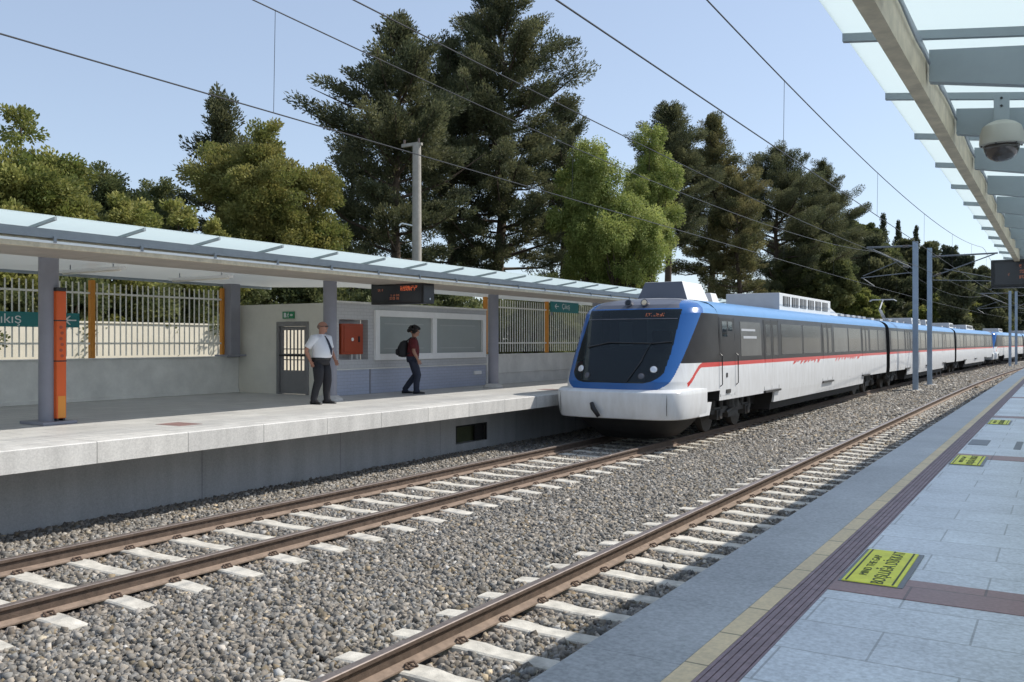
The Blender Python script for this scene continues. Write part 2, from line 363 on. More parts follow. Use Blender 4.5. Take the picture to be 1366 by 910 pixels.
# ------------------------------------------------------------------ tracks
def track(xc, label):
    t = thing('railway_track', label, 'railway track', (xc, 0, -.2))
    h = .1
    prof = [(-.1, -.175), (.1, -.175), (.1, -.16), (.02, -.135), (.016, -.05), (.045, -.035), (.045, -.004), (.036, .002), (-.036, .002), (-.045, -.004), (-.045, -.035), (-.016, -.05), (-.02, -.135), (-.1, -.16)]
    ms = [0] * 6 + [0, 1, 1, 1, 0] + [0] * 3; ms[7] = 1; ms[6] = 1; ms[8] = 1; ms[1] = 2; ms[2] = 2; ms[12] = 2; ms[13] = 2
    for sgn in (-1, 1):
        MB().sweep(prof, [-30] + ylist(0, YEND, 3), xc + sgn * .9, ms).build('rail', [M['rail'], M['railtop'], M['railfoot']], t)
    def sl(mb, y):
        o = off(y)
        w = .15
        ring = []
        for (x, z, ww) in ((-1.52, -.196, .115), (-1.1, -.172, .125), (-.6, -.172, .125), (-.4, -.188, .108), (.4, -.188, .108), (.6, -.172, .125), (1.1, -.172, .125), (1.52, -.196, .115)):
            ring.append([(xc + o + x, y - ww - .03, -.36), (xc + o + x, y + ww + .03, -.36), (xc + o + x, y + ww, z - .012), (xc + o + x, y + ww - .02, z), (xc + o + x, y - ww + .02, z), (xc + o + x, y - ww, z - .012)])
        mb.loft(ring)
    y0 = 1.44 if xc > -6 else .72
    proto = None; n = 0; y = y0; rest = MB(); cl = None
    while y < YEND - 2:
        if n < 100:
            if proto is None:
                mb = MB(); sl(mb, y); proto = mb.build('sleeper', M['sleeper'], t); o = proto; py = y
            else:
                o = proto.copy(); col.objects.link(o); o.parent = t; o.location = (off(y) - off(py), y - py, 0)
                o.rotation_euler = (0, 0, random.uniform(-.012, .012) if False else 0)
            if n < 45:
                for sx in (-.9, .9):
                    if cl is None:
                        c = MB()
                        c.box(xc + sx - .145, xc + sx + .145, y - .055, y + .055, -.178, -.168)
                        for k in (-1, 1):
                            c.tube([(xc + sx + k * .15, y - .04, -.165), (xc + sx + k * .10, y - .045, -.135), (xc + sx + k * .07, y, -.145), (xc + sx + k * .11, y + .045, -.135), (xc + sx + k * .155, y + .04, -.165)], .011, 6)
                        cl = c.build('rail_clip', M['clip'], o)
                    else:
                        q = cl.copy(); col.objects.link(q); q.parent = o; q.location = (sx + .9, 0, 0)
        else: sl(rest, y)
        n += 1; y += .72
    tag(rest.build('sleeper', M['sleeper'], t), kind='stuff')
    return t
track(XR, 'track with rusty rails on pale sleepers beside the near platform edge')
track(XT, 'track the train stands on, along the far platform')

# ------------------------------------------------------------------ right platform
YP0, YP1 = -8, 190
ysr = [YP0] + ylist(0, YP1, 3)
pl = thing('platform', None, None, (XE, 0, 0)); struct(pl, 'near platform of pale granite with yellow line and plum tactile strip')
MB().sweep([(0, .86), (.462, .86), (.462, PZ), (.012, PZ), (0, PZ - .012)], ysr, XE).build('edge_coping', M['coping'], pl)
MB().sweep([(.464, .9), (.565, .9), (.565, PZ), (.464, PZ)], ysr, XE).build('yellow_line', M['yellow'], pl)
prof = [(.567, .9), (.73, .9), (.73, PZ)]
k = 5; a0, a1 = .73, .567; w = (a0 - a1) / k
for i in range(k):
    xa = a0 - i * w
    prof += [(xa - w * .30, PZ), (xa - w * .32, PZ - .007), (xa - w * .46, PZ - .007), (xa - w * .48, PZ)] if i < k else []
prof.append((.567, PZ))
MB().sweep(prof, ysr, XE).build('tactile_strip', M['tactile'], pl)
MB().sweep([(.732, .9), (12, .9), (12, PZ), (.732, PZ)], ysr, XE).build('paving', M['paving'], pl)
MB().sweep([(.10, -.5), (.5, -.5), (.5, .86), (.10, .86)], ysr, XE).build('platform_wall', M['wallpaint'], pl)
y = 5.12; rb = MB()
for yb in (5.12, 11.72, 18.3, 24.9, 31.5, 38.1, 44.7, 51.3):
    o = off(yb); rb.box(-1.108 + o, 9, yb, yb + .43, PZ - .02, PZ + .004)
rb.build('red_paving_band', M['redband'], pl)

# yellow floor signs
def floor_sign(y0, label, big):
    x0, x1, y1 = -1.078, -.786, y0 + .89
    t = thing('floor_sign', label, 'floor sign', ((x0 + x1) / 2, (y0 + y1) / 2, PZ), 'yellow floor signs along the near platform')
    b = MB().box(x0 - .02, x1 + .03, y0 - .008, y1 + .01, PZ + .003, PZ + .007).build('sign_shadow_border', M['plate'], t)  # grey margin round the plate; its right side paints a slight shadow
    MB().box(x0, x1, y0, y1, PZ + .004, PZ + .011).build('sign_plate', M['signyellow'], t)
    fr = MB()
    fr.box(x0 + .016, x0 + .026, y0 + .012, y1 - .012, PZ + .01, PZ + .0125); fr.box(x1 - .03, x1 - .02, y0 + .012, y1 - .012, PZ + .01, PZ + .0125)
    fr.build('printed_line', M['ink'], t)
    text_mb('BOŞLUĞA DİKKAT', .098, frame((x0 + .187, (y0 + y1) / 2, PZ + .0118), (0, 1, 0), (-1, 0, 0)), xs=1.03).build('lettering', M['ink'], t, fix=False)
    text_mb('MIND THE GAP', .062, frame((x0 + .085, (y0 + y1) / 2, PZ + .0118), (0, 1, 0), (-1, 0, 0)), xs=1.3).build('lettering', M['ink'], t, fix=False)
floor_sign(5.33, 'nearest yellow floor sign, large and with readable lettering, on the near platform', 1)
floor_sign(11.05, 'second yellow floor sign along the near platform, short of the grey cover plates', 1)
floor_sign(16.75, 'farthest yellow floor sign on the near platform, beyond the grey cover plates', 1)
for (x0, x1, y0, y1, lb) in ((-1.09, -.86, 13.3, 14.0, 'grey square cover plate in the paving behind the second yellow floor sign'), (-.55, -.47, 13.0, 14.0, 'narrow dark slot cover in the paving, right of the square plate')):
    t = tag(MB().box(x0, x1, y0, y1, PZ - .01, PZ + .005).build('cover_plate', M['plate'], None), lb, 'cover plate')

# ------------------------------------------------------------------ left platform
ysl = [-10] + ylist(0, 150, 3)
pf = thing('platform', None, None, (XL, 0, 0)); struct(pf, 'far platform with a pale granite lip over a grey painted wall')
MB().sweep([(0, .80), (0, PZ - .012), (-.012, PZ), (-.5, PZ), (-.5, .80)], ysl, XL).build('edge_coping', M['lip'], pf)
MB().sweep([(-.503, .9), (-.503, PZ), (-.62, PZ), (-.62, .9)], ysl, XL).build('yellow_line', M['lip'], pf)
MB().sweep([(-.623, .85), (-.623, PZ), (-9.5, PZ), (-9.5, .85)], ysl, XL).build('paving', M['lpave'], pf)
MB().sweep([(-.5, .75), (-.5, .86), (-1.3, .86), (-1.3, .75)], ysl, XL).build('overhang', M['wallpaint'], pf)
rb = MB()
for yb in (9.55, 22.1): rb.box(XL - .9, XL - 1.5, yb, yb + .45, PZ - .02, PZ + .004)
rb.build('red_paving_band', M['redband'], pf)
xw = XL - 1.15; vy0, vy1, vz0, vz1 = y_at(608, xw), y_at(650, xw), .0, .44
w = MB(); 
w.box(xw - .3, xw, -10, vy0, -.6, .75); w.sweep([(0, -.6), (0, .75), (-.3, .75), (-.3, -.6)], ylist(vy1, 150, 3), xw)
w.box(xw - .3, xw, vy0, vy1, -.6, vz0); w.box(xw - .3, xw, vy0, vy1, vz1, .75)
w.build('platform_wall', M['wallpaint'], pf)
v = MB(); v.box(xw - .32, xw - .30, vy0, vy1, vz0, vz1); v.box(xw - .06, xw - .01, vy0, vy0 + .05, vz0, vz1); v.box(xw - .06, xw - .01, vy1 - .05, vy1, vz0, vz1); v.box(xw - .06, xw - .01, vy0, vy1, vz1 - .04, vz1)
v.box(xw - .12, xw - .09, vy0 + .95, vy0 + 1.35, vz0, vz1)
v.build('vent_opening', M['under'], pf)

# ------------------------------------------------------------------ canopies
def canopy(sign, xe, label, y0, y1, nm, back):
    """xe = outer glass edge; sign = direction (in X) going inward"""
    t = thing('platform_canopy', label, 'canopy', (xe + sign * 2.4, y0, PZ))
    X = lambda e: xe + sign * e
    gz = lambda e: 4.22 - .137 * e
    ys = [y0] + ylist(max(y0, 0), y1, 3)
    near = nm == 'near'; e1 = 2.38 if near else 2.0
    def slab(g, a, b, ya, yb, z0, z1, za, zb, o):     # sloping slab from e=a to e=b, thickness za..zb below the glass line
        g.add([(X(a) + o, ya, z0 + za), (X(b) + o, ya, z1 + za), (X(b) + o, yb, z1 + za), (X(a) + o, yb, z0 + za), (X(a) + o, ya, z0 + zb), (X(b) + o, ya, z1 + zb), (X(b) + o, yb, z1 + zb), (X(a) + o, yb, z0 + zb)],
              [(0, 3, 2, 1), (4, 5, 6, 7), (0, 1, 5, 4), (1, 2, 6, 5), (2, 3, 7, 6), (3, 0, 4, 7)])
    y = y0; k = 0
    while y < y1 - .1:
        o = off(y + .7); o2 = off(y)
        if k < 48:
            g = MB(); slab(g, 0, e1, y + .012, y + 1.418, gz(0), gz(e1), -.014, 0, o)
            if near: slab(g, 2.42, back, y + .012, y + 1.418, gz(2.42), gz(2.42) + .2, -.014, 0, o)
            g.build('glass_panel', M['glass'], t)
        b_ = MB(); slab(b_, 0, e1, y - .018, y + .018, gz(0), gz(e1), -.062, -.016, o2)
        if near: slab(b_, e1, back, y - .018, y + .018, gz(e1), gz(e1) + .2, -.062, -.016, o2)
        b_.build('glazing_bar', M['rafter'], t)
        if near:
            r_ = MB(); r_.prism([(X(.45) + o2, 3.86), (X(.45) + o2, 4.03), (X(2.4) + o2, 3.80), (X(2.4) + o2, 3.50), (X(1.2) + o2, 3.72)], 1, y - .035, y + .035)
            r_.build('rafter', M['rafter'], t)
            r2 = MB(); r2.prism([(X(2.4) + o2, 3.50), (X(2.4) + o2, 3.80), (X(back - .2) + o2, 3.95), (X(back - .2) + o2, 3.85)], 1, y - .03, y + .03)
            r2.build('rafter', M['rafter'], t)
        y += 1.43; k += 1
    g = MB()
    g.sweep([(sign * .36, 3.80), (sign * .435, 3.80), (sign * .435, 4.0), (sign * .425, 4.0), (sign * .425, 3.82), (sign * .372, 3.82), (sign * .372, 3.90), (sign * .36, 3.90)], ys, xe)
    g.build('gutter', M['beige'], t)
    MB().sweep([(sign * .350, 3.868), (sign * .359, 3.868), (sign * .359, 3.905), (sign * .350, 3.905)], ys, xe).build('gutter_lip', M['white'], t)
    MB().sweep([(sign * .39, 3.955), (sign * .42, 3.955), (sign * .42, 4.08), (sign * .39, 4.08)] if near else [(sign * .37, 3.945), (sign * .47, 3.945), (sign * .47, 4.075), (sign * .37, 4.075)], ys, xe).build('edge_beam', M['steel'], t)
    if near:
        MB().sweep([(sign * 2.30, 3.45), (sign * 2.5, 3.45), (sign * 2.5, 3.86), (sign * 2.30, 3.86)], ys, xe).build('valley_beam', M['steel'], t)
    else:
        so = MB(); y = y0
        while y < y1 - .1:
            slab(so, .44, 2.0, y + .006, min(y1, y + 2.86) - .006, 3.82, 3.82, 0, .03, off(y + 1.4)); y += 2.86
        so.build('soffit', M['soffit'], t)
        ce = MB()
        for a, c, bk in ((y0, 18.3, back), (18.302, y1, 4.3)):
            y = a
            while y < c - .1:
                y2 = min(c, y + 5.2); slab(ce, 2.004, bk, y, y2 - .004, 3.845, 3.845 + (bk - 2) * .032, 0, .05, off(y)); y += 5.2
        ce.build('ceiling', M['ceiling'], t)
        fa = MB(); slab(fa, back + .002, back + .05, y0, 18.3, 3.95, 3.95, 0, .16, 0); fa.build('back_fascia', M['rafter'], t)
    c = MB(); y = y0 + .2                      # clamps and gutter cable
    while y < min(y1, 50):
        c.box(X(.33), X(.362), y - .02, y + .02, 3.88, 3.97); y += 1.43
    c.tube([(X(.452) + off(q), q, 3.955 + .008 * math.sin(q * 6.3) + .006 * math.sin(q * 2.1)) for q in np.arange(y0, min(y1, 60), .25)], .007, 5)
    c.build('gutter_clip', M['steel'], t)
    return t
CL = canopy(-1, -12.0, 'long glass roofed canopy on grey columns over the far platform', -5.5, 58, 'far', 7.3)
CR = canopy(1, -1.07, 'glass canopy overhead with beige gutter and tapered rafters on the near platform', -4.68, 66, 'near', 6.5)
# columns
def column_mesh(x, y, label, grp, base='round'):
    t = thing('canopy_column', label, 'column', (x, y, PZ), grp)
    MB().tube([(x, y, PZ), (x, y, 3.86 if x < -6 else 3.5)], .155, 28).build('shaft', M['column'], t, auto=40)
    if base == 'round': MB().loft([[(x + r * math.cos(a), y + r * math.sin(a), z) for a in [2 * math.pi * k / 28 for k in range(28)]] for (r, z) in ((.30, PZ), (.30, PZ + .05), (.19, PZ + .13))]).build('base_collar', M['baseplate'], t, auto=40)
    else: MB().box(x - .34, x + .34, y - .3, y + .3, PZ, PZ + .05).build('base_plate', M['column'], t, bevel=.01)
    return t
G = 'columns of the far canopy'
column_mesh(-14.4, 8.72, 'grey canopy column beside the orange totem', G, 'sq')
column_mesh(-14.4, 15.45, 'grey canopy column behind the man in the white shirt', G)
column_mesh(-14.4, 22.4, 'grey canopy column at the right end of the notice board', G)
for y in (29.3, 36.2, 43.1): column_mesh(-14.4, y, 'grey canopy column of the far platform hidden behind the train', G)
for y in (1.5, -4): column_mesh(-14.4, y, 'grey canopy column of the far platform left of the totem', G)
for y in (2, 9, 16, 23, 30, 37, 44, 51, 58, 65): column_mesh(1.35 + off(y), y, 'grey column carrying the near canopy', 'columns of the near canopy')
t = thing('wall_column', 'square grey column on the low wall beside the cream corner', 'column', (-18.95, 16.55, 2.05))
MB().box(-19.1, -18.8, 16.4, 16.72, 2.05, 4.0).build('shaft', M['column'], t, bevel=.01)
MB().box(-19.2, -18.7, 16.2, 16.84, 2.075, 2.12).build('base_plate', M['column'], t)
# strip lights
for i, (yy, lb) in enumerate(((10.05, 'long white strip light under the far canopy, just right of the totem column'), (12.5, 'long white strip light under the far canopy, near the column on the low wall'), (7.6, 'long white strip light under the far canopy, left of the totem column'))):
    t = thing('strip_light', lb, 'lamp', (-15.25, yy, 3.8), 'strip lights under the far canopy')
    MB().box(-16.18, -14.33, yy - .07, yy + .07, 3.755, 3.805).build('housing', M['white'], t, bevel=.008)
    MB().tube([(-16.12, yy, 3.745), (-14.4, yy, 3.745)], .022, 10).build('lamp_tube', M['tube'], t, smooth=True)
    for q in (-15.9, -14.6): MB().tube([(q, yy, 3.80), (q, yy, 3.90)], .01, 6).build('hanger', M['steel'], t)

# ------------------------------------------------------------------ back walls and fences
XB, XB2 = -19.0, -15.5
w = MB(); w.box(XB - .25, XB, -12, 16.84, .6, 2.05); w.box(XB - .29, XB + .04, -12, 16.84, 2.05, 2.075); w.box(XB, XB + .03, -12, 16.84, PZ, PZ + .09)
tag(w.build('low_wall', M['lowwall'], None, bevel=.008), 'low grey rendered wall behind the totem, carrying the pale railings', 'wall')
w = MB(); w.box(XB2 - .25, XB2, 23.72, 62, .6, 2.03); w.box(XB2 - .29, XB2 + .04, 23.72, 62, 2.03, 2.06); w.box(XB2, XB2 + .03, 23.72, 62, 1.45, 1.48)
tag(w.build('low_wall', M['lowwall'], None, bevel=.008), 'low grey wall between the notice board building and the train', 'wall')
w = MB(); w.box(-23.3, -23.0, -14, 25.5, .8, 2.98); w.box(-23.34, -22.96, -14, 25.5, 2.98, 3.03)
tag(w.build('boundary_wall', M['cream'], None), 'sunlit cream wall behind the pale railings, dappled by tree shade', 'wall')
def fence(x, y0, posts, label, rz=(2.42, 3.58), z0=2.1, z1=3.82):
    t = thing('railing_fence', label, 'fence', (x, y0, 2.07))
    for y in posts: MB().box(x - .055, x + .055, y - .055, y + .055, z0 - .02, z1 + .06).build('post', M['orange'], t, bevel=.006)
    for a, b in zip(posts[:-1], posts[1:]):
        m_ = MB(); y = a + .13
        while y < b - .07: m_.tube([(x, y, z0 + .03), (x, y, z1)], .0165, 6); y += .152
        for z in rz: m_.box(x - .022, x + .022, a + .05, b - .05, z - .022, z + .022)
        m_.build('bar_panel', M['bar'], t)
fence(XB - .1, 0, [-7.0, -3.1, .8, 4.7, 8.65, 12.6, 16.38], 'pale railings with orange posts in front of the cream wall, left of the door')
fence(XB2 - .1, 23.8, [23.8, 27.75, 31.7, 35.65, 39.6, 43.5, 47.5, 51.5, 55.5, 59.5], 'pale railings with orange posts between the notice board and the train')

# ------------------------------------------------------------------ station building
BY0, BY1, BT = 16.85, 23.7, 3.44
bt = thing('station_building', 'small grey tiled station building holding the notice board and the hose box', 'building', (XB2, BY0, PZ))
ny0, ny1, nz0, nz1 = 16.95, 18.06, 2.0, 3.03
w = MB()
w.box(XB2 - .25, XB2, BY0 + .26, ny0 + .0, PZ, BT) if ny0 > BY0 + .26 else None
w.box(XB2 - .25, XB2, BY0, ny0, 1.78, BT); w.box(XB2 - .25, XB2, ny1, BY1, 1.78, BT)
w.box(XB2 - .25, XB2, ny0, ny1, 1.78, nz0); w.box(XB2 - .25, XB2, ny0, ny1, nz1, BT); w.box(XB2 - .30, XB2 - .26, ny0, ny1, nz0, nz1)
w.build('front_wall', M['tilewall'], bt)
MB().box(XB2 - .25, XB2 - .02, BY0, BY1, PZ, 1.74).build('base_wall', M['shadewall'], bt)
MB().box(XB2 - .25, XB2 + .025, BY0, BY1, 1.742, 1.778).build('ledge', M['lowwall'], bt)
l = MB(); l.box(XB2 - .02, XB2 - .012, 18.13, 18.19, PZ, 1.74); l.build('wall_joint', M['column'], bt)
w = MB(); dx0, dx1, dz1 = -17.56, -16.43, 2.98
w.box(-19.24, dx0, BY0, BY0 + .25, PZ, BT); w.box(dx1, XB2 - .252, BY0, BY0 + .25, PZ, BT); w.box(dx0, dx1, BY0, BY0 + .25, dz1 + .001, BT)
w.build('end_wall', M['cream2'], bt)
w = MB(); w.box(XB2 - .28, XB2 + .03, BY0 + .002, BY1, BT + .002, BT + .05); w.build('wall_cap', M['lowwall'], bt)
MB().box(-19.22, -19.0, BY0 + .252, BY1, PZ, BT).build('back_wall', M['cream'], bt)
MB().box(XB2 - 3.2, XB2 - .26, BY1 - .22, BY1 - .0, PZ, BT).build('side_wall', M['tilewall'], bt)
d = MB()   # gate door
d.box(dx0, dx0 + .09, BY0 - .03, BY0 + .1, PZ, dz1); d.box(dx1 - .09, dx1, BY0 - .03, BY0 + .1, PZ, dz1); d.box(dx0 + .09, dx1 - .09, BY0 - .03, BY0 + .1, dz1 - .12, dz1)
fr_ = d.build('door_frame', M['door'], bt)
d = MB(); a, c = dx0 + .1, dx1 - .1; yd = BY0 + .02
d.box(a, c, yd, yd + .05, PZ + .02, 1.72); d.box(a, a + .08, yd, yd + .05, 1.72, dz1 - .13); d.box(c - .08, c, yd, yd + .05, 1.72, dz1 - .13); d.box(a, c, yd + .001, yd + .049, dz1 - .22, dz1 - .125)
for k in range(1, 6):
    xx = a + .08 + (c - a - .16) * k / 6; d.box(xx - .014, xx + .014, yd + .01, yd + .04, 1.72, dz1 - .2)
d.box(a + .05, c - .05, yd - .008, yd + .055, 2.08, 2.15); d.box(a + .05, c - .05, yd + .005, yd + .045, 1.98, 2.005); d.box(a + .05, c - .05, yd + .005, yd + .045, 2.26, 2.285)
dd = d.build('door', M['door'], bt)
MB().box(a + .02, c - .02, yd - .07, yd - .04, 2.09, 2.13).build('handle', M['black'], dd)
t = thing('exit_sign', 'small green emergency exit sign above the barred door', 'sign', (-17.1, BY0 - .02, 3.13))
MB().box(-17.32, -16.92, BY0 - .045, BY0 - .005, 3.06, 3.24).build('sign_panel', M['exitgreen'], t)
p = MB(); yy = BY0 - .048
p.box(-17.27, -17.19, yy, yy + .004, 3.09, 3.21); p.ball((-17.11, yy, 3.2), .016, .003, .016); p.tube([(-17.11, yy, 3.18), (-17.13, yy, 3.14), (-17.10, yy, 3.11), (-17.12, yy, 3.085)], .009, 6); p.tube([(-17.13, yy, 3.14), (-17.15, yy, 3.12), (-17.165, yy, 3.095)], .008, 6); p.tube([(-17.15, yy, 3.165), (-17.11, yy, 3.175), (-17.08, yy, 3.15)], .007, 6)
p.add([(-17.05, yy, 3.15), (-17.0, yy, 3.19), (-17.0, yy, 3.165), (-16.95, yy, 3.165), (-16.95, yy, 3.135), (-17.0, yy, 3.135), (-17.0, yy, 3.11)], [(0, 1, 2, 3, 4, 5, 6)])
p.build('pictogram', M['signwhite'], t)
# notice board
t = thing('notice_board', 'white framed double notice board on the grey building', 'notice board', (XB2, 20.9, 1.97))
y0, y1, z0, z1 = 18.27, 23.55, 1.97, 3.30; fw = .17; ym = y_at(577, XB2)
f = MB(); f.box(XB2 + .002, XB2 + .09, y0, y0 + fw, z0, z1); f.box(XB2 + .002, XB2 + .09, y1 - fw, y1, z0, z1); f.box(XB2 + .002, XB2 + .09, ym - .1, ym + .1, z0 + fw, z1 - fw)
f.box(XB2 + .002, XB2 + .09, y0 + fw, y1 - fw, z1 - fw, z1); f.box(XB2 + .002, XB2 + .09, y0 + fw, y1 - fw, z0, z0 + fw)
f.build('frame', M['white'], t, bevel=.008)
for a, c in ((y0 + fw, ym - .1), (ym + .1, y1 - fw)):
    p = MB().box(XB2 + .003, XB2 + .012, a, c, z0 + fw, z1 - fw).build('panel', M['boardback'], t)
    s = MB(); s.box(XB2 + .012, XB2 + .02, a + .25, c - .35, z1 - fw - .2, z1 - fw - .175); s.box(XB2 + .012, XB2 + .02, a + .25, c - .35, z0 + fw + .13, z0 + fw + .155)
    s.build('rail', M['paper'], p)
# hose box
t = thing('fire_hose_box', 'red fire hose box in a niche beside the column', 'hose box', (XB2 - .1, 17.4, 2.1))
MB().box(XB2 - .255, XB2 + .03, 17.02, 17.83, 2.14, 2.92).build('box', M['red'], t, bevel=.012)
MB().box(XB2 + .031, XB2 + .045, 17.10, 17.75, 2.2, 2.86).build('door', M['red'], t, bevel=.006)
q = MB(); q.disc((XB2 + .046, 17.40, 2.52), (1, 0, 0), .045, .012); q.build('emblem', M['signwhite'], t)
MB().box(XB2 + .046, XB2 + .06, 17.62, 17.68, 2.45, 2.6).build('latch', M['black'], t)
p = MB(); p.tube([(XB2 - .12, 17.55, 2.14), (XB2 - .12, 17.55, 2.0)], .03, 8); p.tube([(XB2 - .12, 17.75, 2.14), (XB2 - .12, 17.75, 2.0)], .03, 8); p.build('pipe', M['signwhite'], t)
t = tag(MB().box(XB2 - .02, XB2 + .03, 23.0, 23.4, 1.45, 1.56).build('junction_box', M['white'], None, bevel=.01), 'small white junction box low on the building, below the notice board', 'junction box')

# teal signs
t = thing('exit_direction_sign', 'teal exit sign with a left arrow on the railings behind the totem', 'sign', (XB + .02, 10.5, 2.8), 'teal exit signs')
MB().box(XB + .0, XB + .05, 9.2, 12.2, 2.78, 3.1).build('sign_panel', M['teal'], t)
text_mb('Çıkış', .29, frame((XB + .053, 10.88, 2.945), (0, 1, 0), (0, 0, 1)), 'RIGHT', xs=1.12).build('lettering', M['signwhite'], t, fix=False)
a = MB(); xx = XB + .053
a.box(xx, xx + .004, 11.87, 12.12, 2.925, 2.955)
for s in (1, -1): a.prism([(11.83, 2.94), (11.95, 2.94 + s * .10), (11.99, 2.94 + s * .10), (11.89, 2.94)], 0, xx, xx + .005)
a.build('arrow', M['signwhite'], t)
t = thing('exit_direction_sign', 'small teal exit sign above the railings left of the train', 'sign', (XB2, 28.8, 3.5), 'teal exit signs')
MB().box(XB2 - .02, XB2 + .03, 27.85, 29.95, 3.52, 3.93).build('sign_panel', M['teal'], t)
text_mb('Çıkış', .26, frame((XB2 + .033, 28.95, 3.73), (0, 1, 0), (0, 0, 1)), xs=1.1).build('lettering', M['signwhite'], t, fix=False)
a = MB(); xx = XB2 + .032
a.box(xx, xx + .004, 28.15, 28.4, 3.71, 3.74)
for s in (1, -1): a.prism([(28.1, 3.725), (28.22, 3.725 + s * .09), (28.26, 3.725 + s * .09), (28.16, 3.725)], 0, xx, xx + .005)
a.build('arrow', M['signwhite'], t)
MB().box(XB2 - .08, XB2 - .02, 28.0, 28.06, 3.4, 3.85).build('bracket', M['steel'], t)
# totem
tx, ty = -14.24, 8.80
t = thing('totem', 'tall orange totem post standing against the grey column', 'totem', (tx, ty, PZ))
MB().box(tx - .11, tx + .16, ty - .10, ty + .10, PZ + .003, PZ + .04).build('foot', M['column'], t)
b_ = MB().box(tx - .075, tx + .075, ty - .085, ty + .085, PZ + .09, 3.30).build('body', M['totem'], t, bevel=.01)
MB().box(tx + .075, tx + .079, ty - .06, ty + .07, PZ + .10, PZ + .46).build('lower_panel', M['totemlow'], b_)
MB().box(tx - .08, tx + .08, ty - .09, ty + .09, 3.301, 3.36).build('cap', M['black'], t, bevel=.01)
for z in (2.80, 2.13): MB().box(tx - .078, tx + .078, ty - .088, ty + .088, z, z + .02).build('groove', M['black'], b_)
for k in range(6):
    g = MB(); g.ball((tx + .076, ty + (.01 if k % 2 else -.01), 2.70 - k * .095), .004, .03, .028); g.build('call_button', M['red'], b_)
for k in (-1, 1): MB().box(tx - .06, tx + .06, ty + k * .055 - .018, ty + k * .055 + .018, PZ + .04, PZ + .09).build('leg', M['black'], t)

# LED displays
def display(x0, x1, y0, z0, z1, dep, label, rows):
    t = thing('departure_display', label, 'display board', ((x0 + x1) / 2, y0, z0), 'departure display boards')
    MB().box(x0, x1, y0, y0 + dep, z0, z1).build('housing', M['black'], t, bevel=.015)
    MB().box(x0 + .06, x1 - .06, y0 - .004, y0 + .01, z0 + .05, z1 - .05).build('screen', M['screen'], t)
    for (fx0, fx1, fz, h, mm, txt) in rows:
        l = MB(); X0 = x0 + .06 + (x1 - x0 - .12) * fx0; X1 = x0 + .06 + (x1 - x0 - .12) * fx1; Z = z0 + .05 + (z1 - z0 - .1) * fz
        px = h / 7; xx = X0; rr = random.Random(int(fx0 * 97 + fz * 31))
        while xx < X1 - 5 * px:
            for cx_ in range(4 if rr.random() < .85 else 0):
                for rz in range(7):
                    if rr.random() < .5: l.box(xx + cx_ * px, xx + (cx_ + .75) * px, y0 - .007, y0 - .005, Z + rz * px, Z + (rz + .75) * px)
            xx += 4.6 * px
        l.build('led_text', M[mm], t)
    h = MB()
    for q in (.25, .75): h.box(x0 + (x1 - x0) * q - .03, x0 + (x1 - x0) * q + .03, y0 + dep * .3, y0 + dep * .7, z1, z1 + .16)
    h.build('hanger', M['steel'], t)
    return t
t = display(-14.2, -12.62, 16.65, 3.35, 3.84, .42, 'dark departure display hanging under the far canopy above the notice board', [(.03, .24, .66, .06, 'leddim', 0), (.58, .94, .66, .075, 'led', 0), (.58, .94, .82, .05, 'led', 0), (.36, .6, .14, .06, 'leddim', 0), (.38, .58, .34, .05, 'leddim', 0)])
MB().disc((-12.62, 16.9, 3.46), (1, 0, 0), .022, .006).build('status_lamp', M['signwhite'], t)
display(-1.06, .7, 17.2, 3.37, 3.84, .3, 'dark departure display hanging under the near canopy at the right edge', [(.22, .9, .74, .055, 'leddim', 0), (.22, .9, .50, .055, 'leddim', 0), (.22, .9, .26, .055, 'leddim', 0), (.1, .16, .4, .05, 'leddim', 0)])

# CCTV dome
cx, cy = -.345, 6.6
t = thing('dome_camera', 'beige dome security camera hanging from the near canopy', 'security camera', (cx, cy, 3.7))
MB().box(cx - .045, cx + .045, cy - .012, cy + .012, 3.88, 4.06).build('bracket', M['rafter'], t, bevel=.004)
g = MB(); g.tube([(cx, cy - .013, 3.98), (cx, cy - .02, 3.98)], .008, 8); g.tube([(cx, cy - .013, 4.03), (cx, cy - .02, 4.03)], .008, 8); g.build('bolt', M['black'], t)
ring = lambda r, z: [(cx + r * math.cos(a), cy + r * math.sin(a), z) for a in [2 * math.pi * k / 32 for k in range(32)]]
_ring = ring; ring = lambda r, z: _ring(r * .9, 3.885 - (3.885 - z) * .95)
MB().loft([ring(.05, 3.885), (ring(.09, 3.87)), ring(.125, 3.845), ring(.14, 3.80), ring(.145, 3.74), ring(.142, 3.722), ring(.118, 3.716)]).build('housing', M['camera'], t, auto=35)
MB().loft([ring(.118, 3.716), ring(.114, 3.69), ring(.1, 3.655), ring(.075, 3.63), ring(.04, 3.614), ring(.006, 3.61)]).build('dome', M['domeglass'], t, smooth=True)
g = MB()
for k in range(6):
    a = k * math.pi / 3 + .3; g.ball((cx + .118 * math.cos(a), cy + .118 * math.sin(a), 3.724), .006, .006, .006, 8, 4)
g.build('screw', M['black'], t)

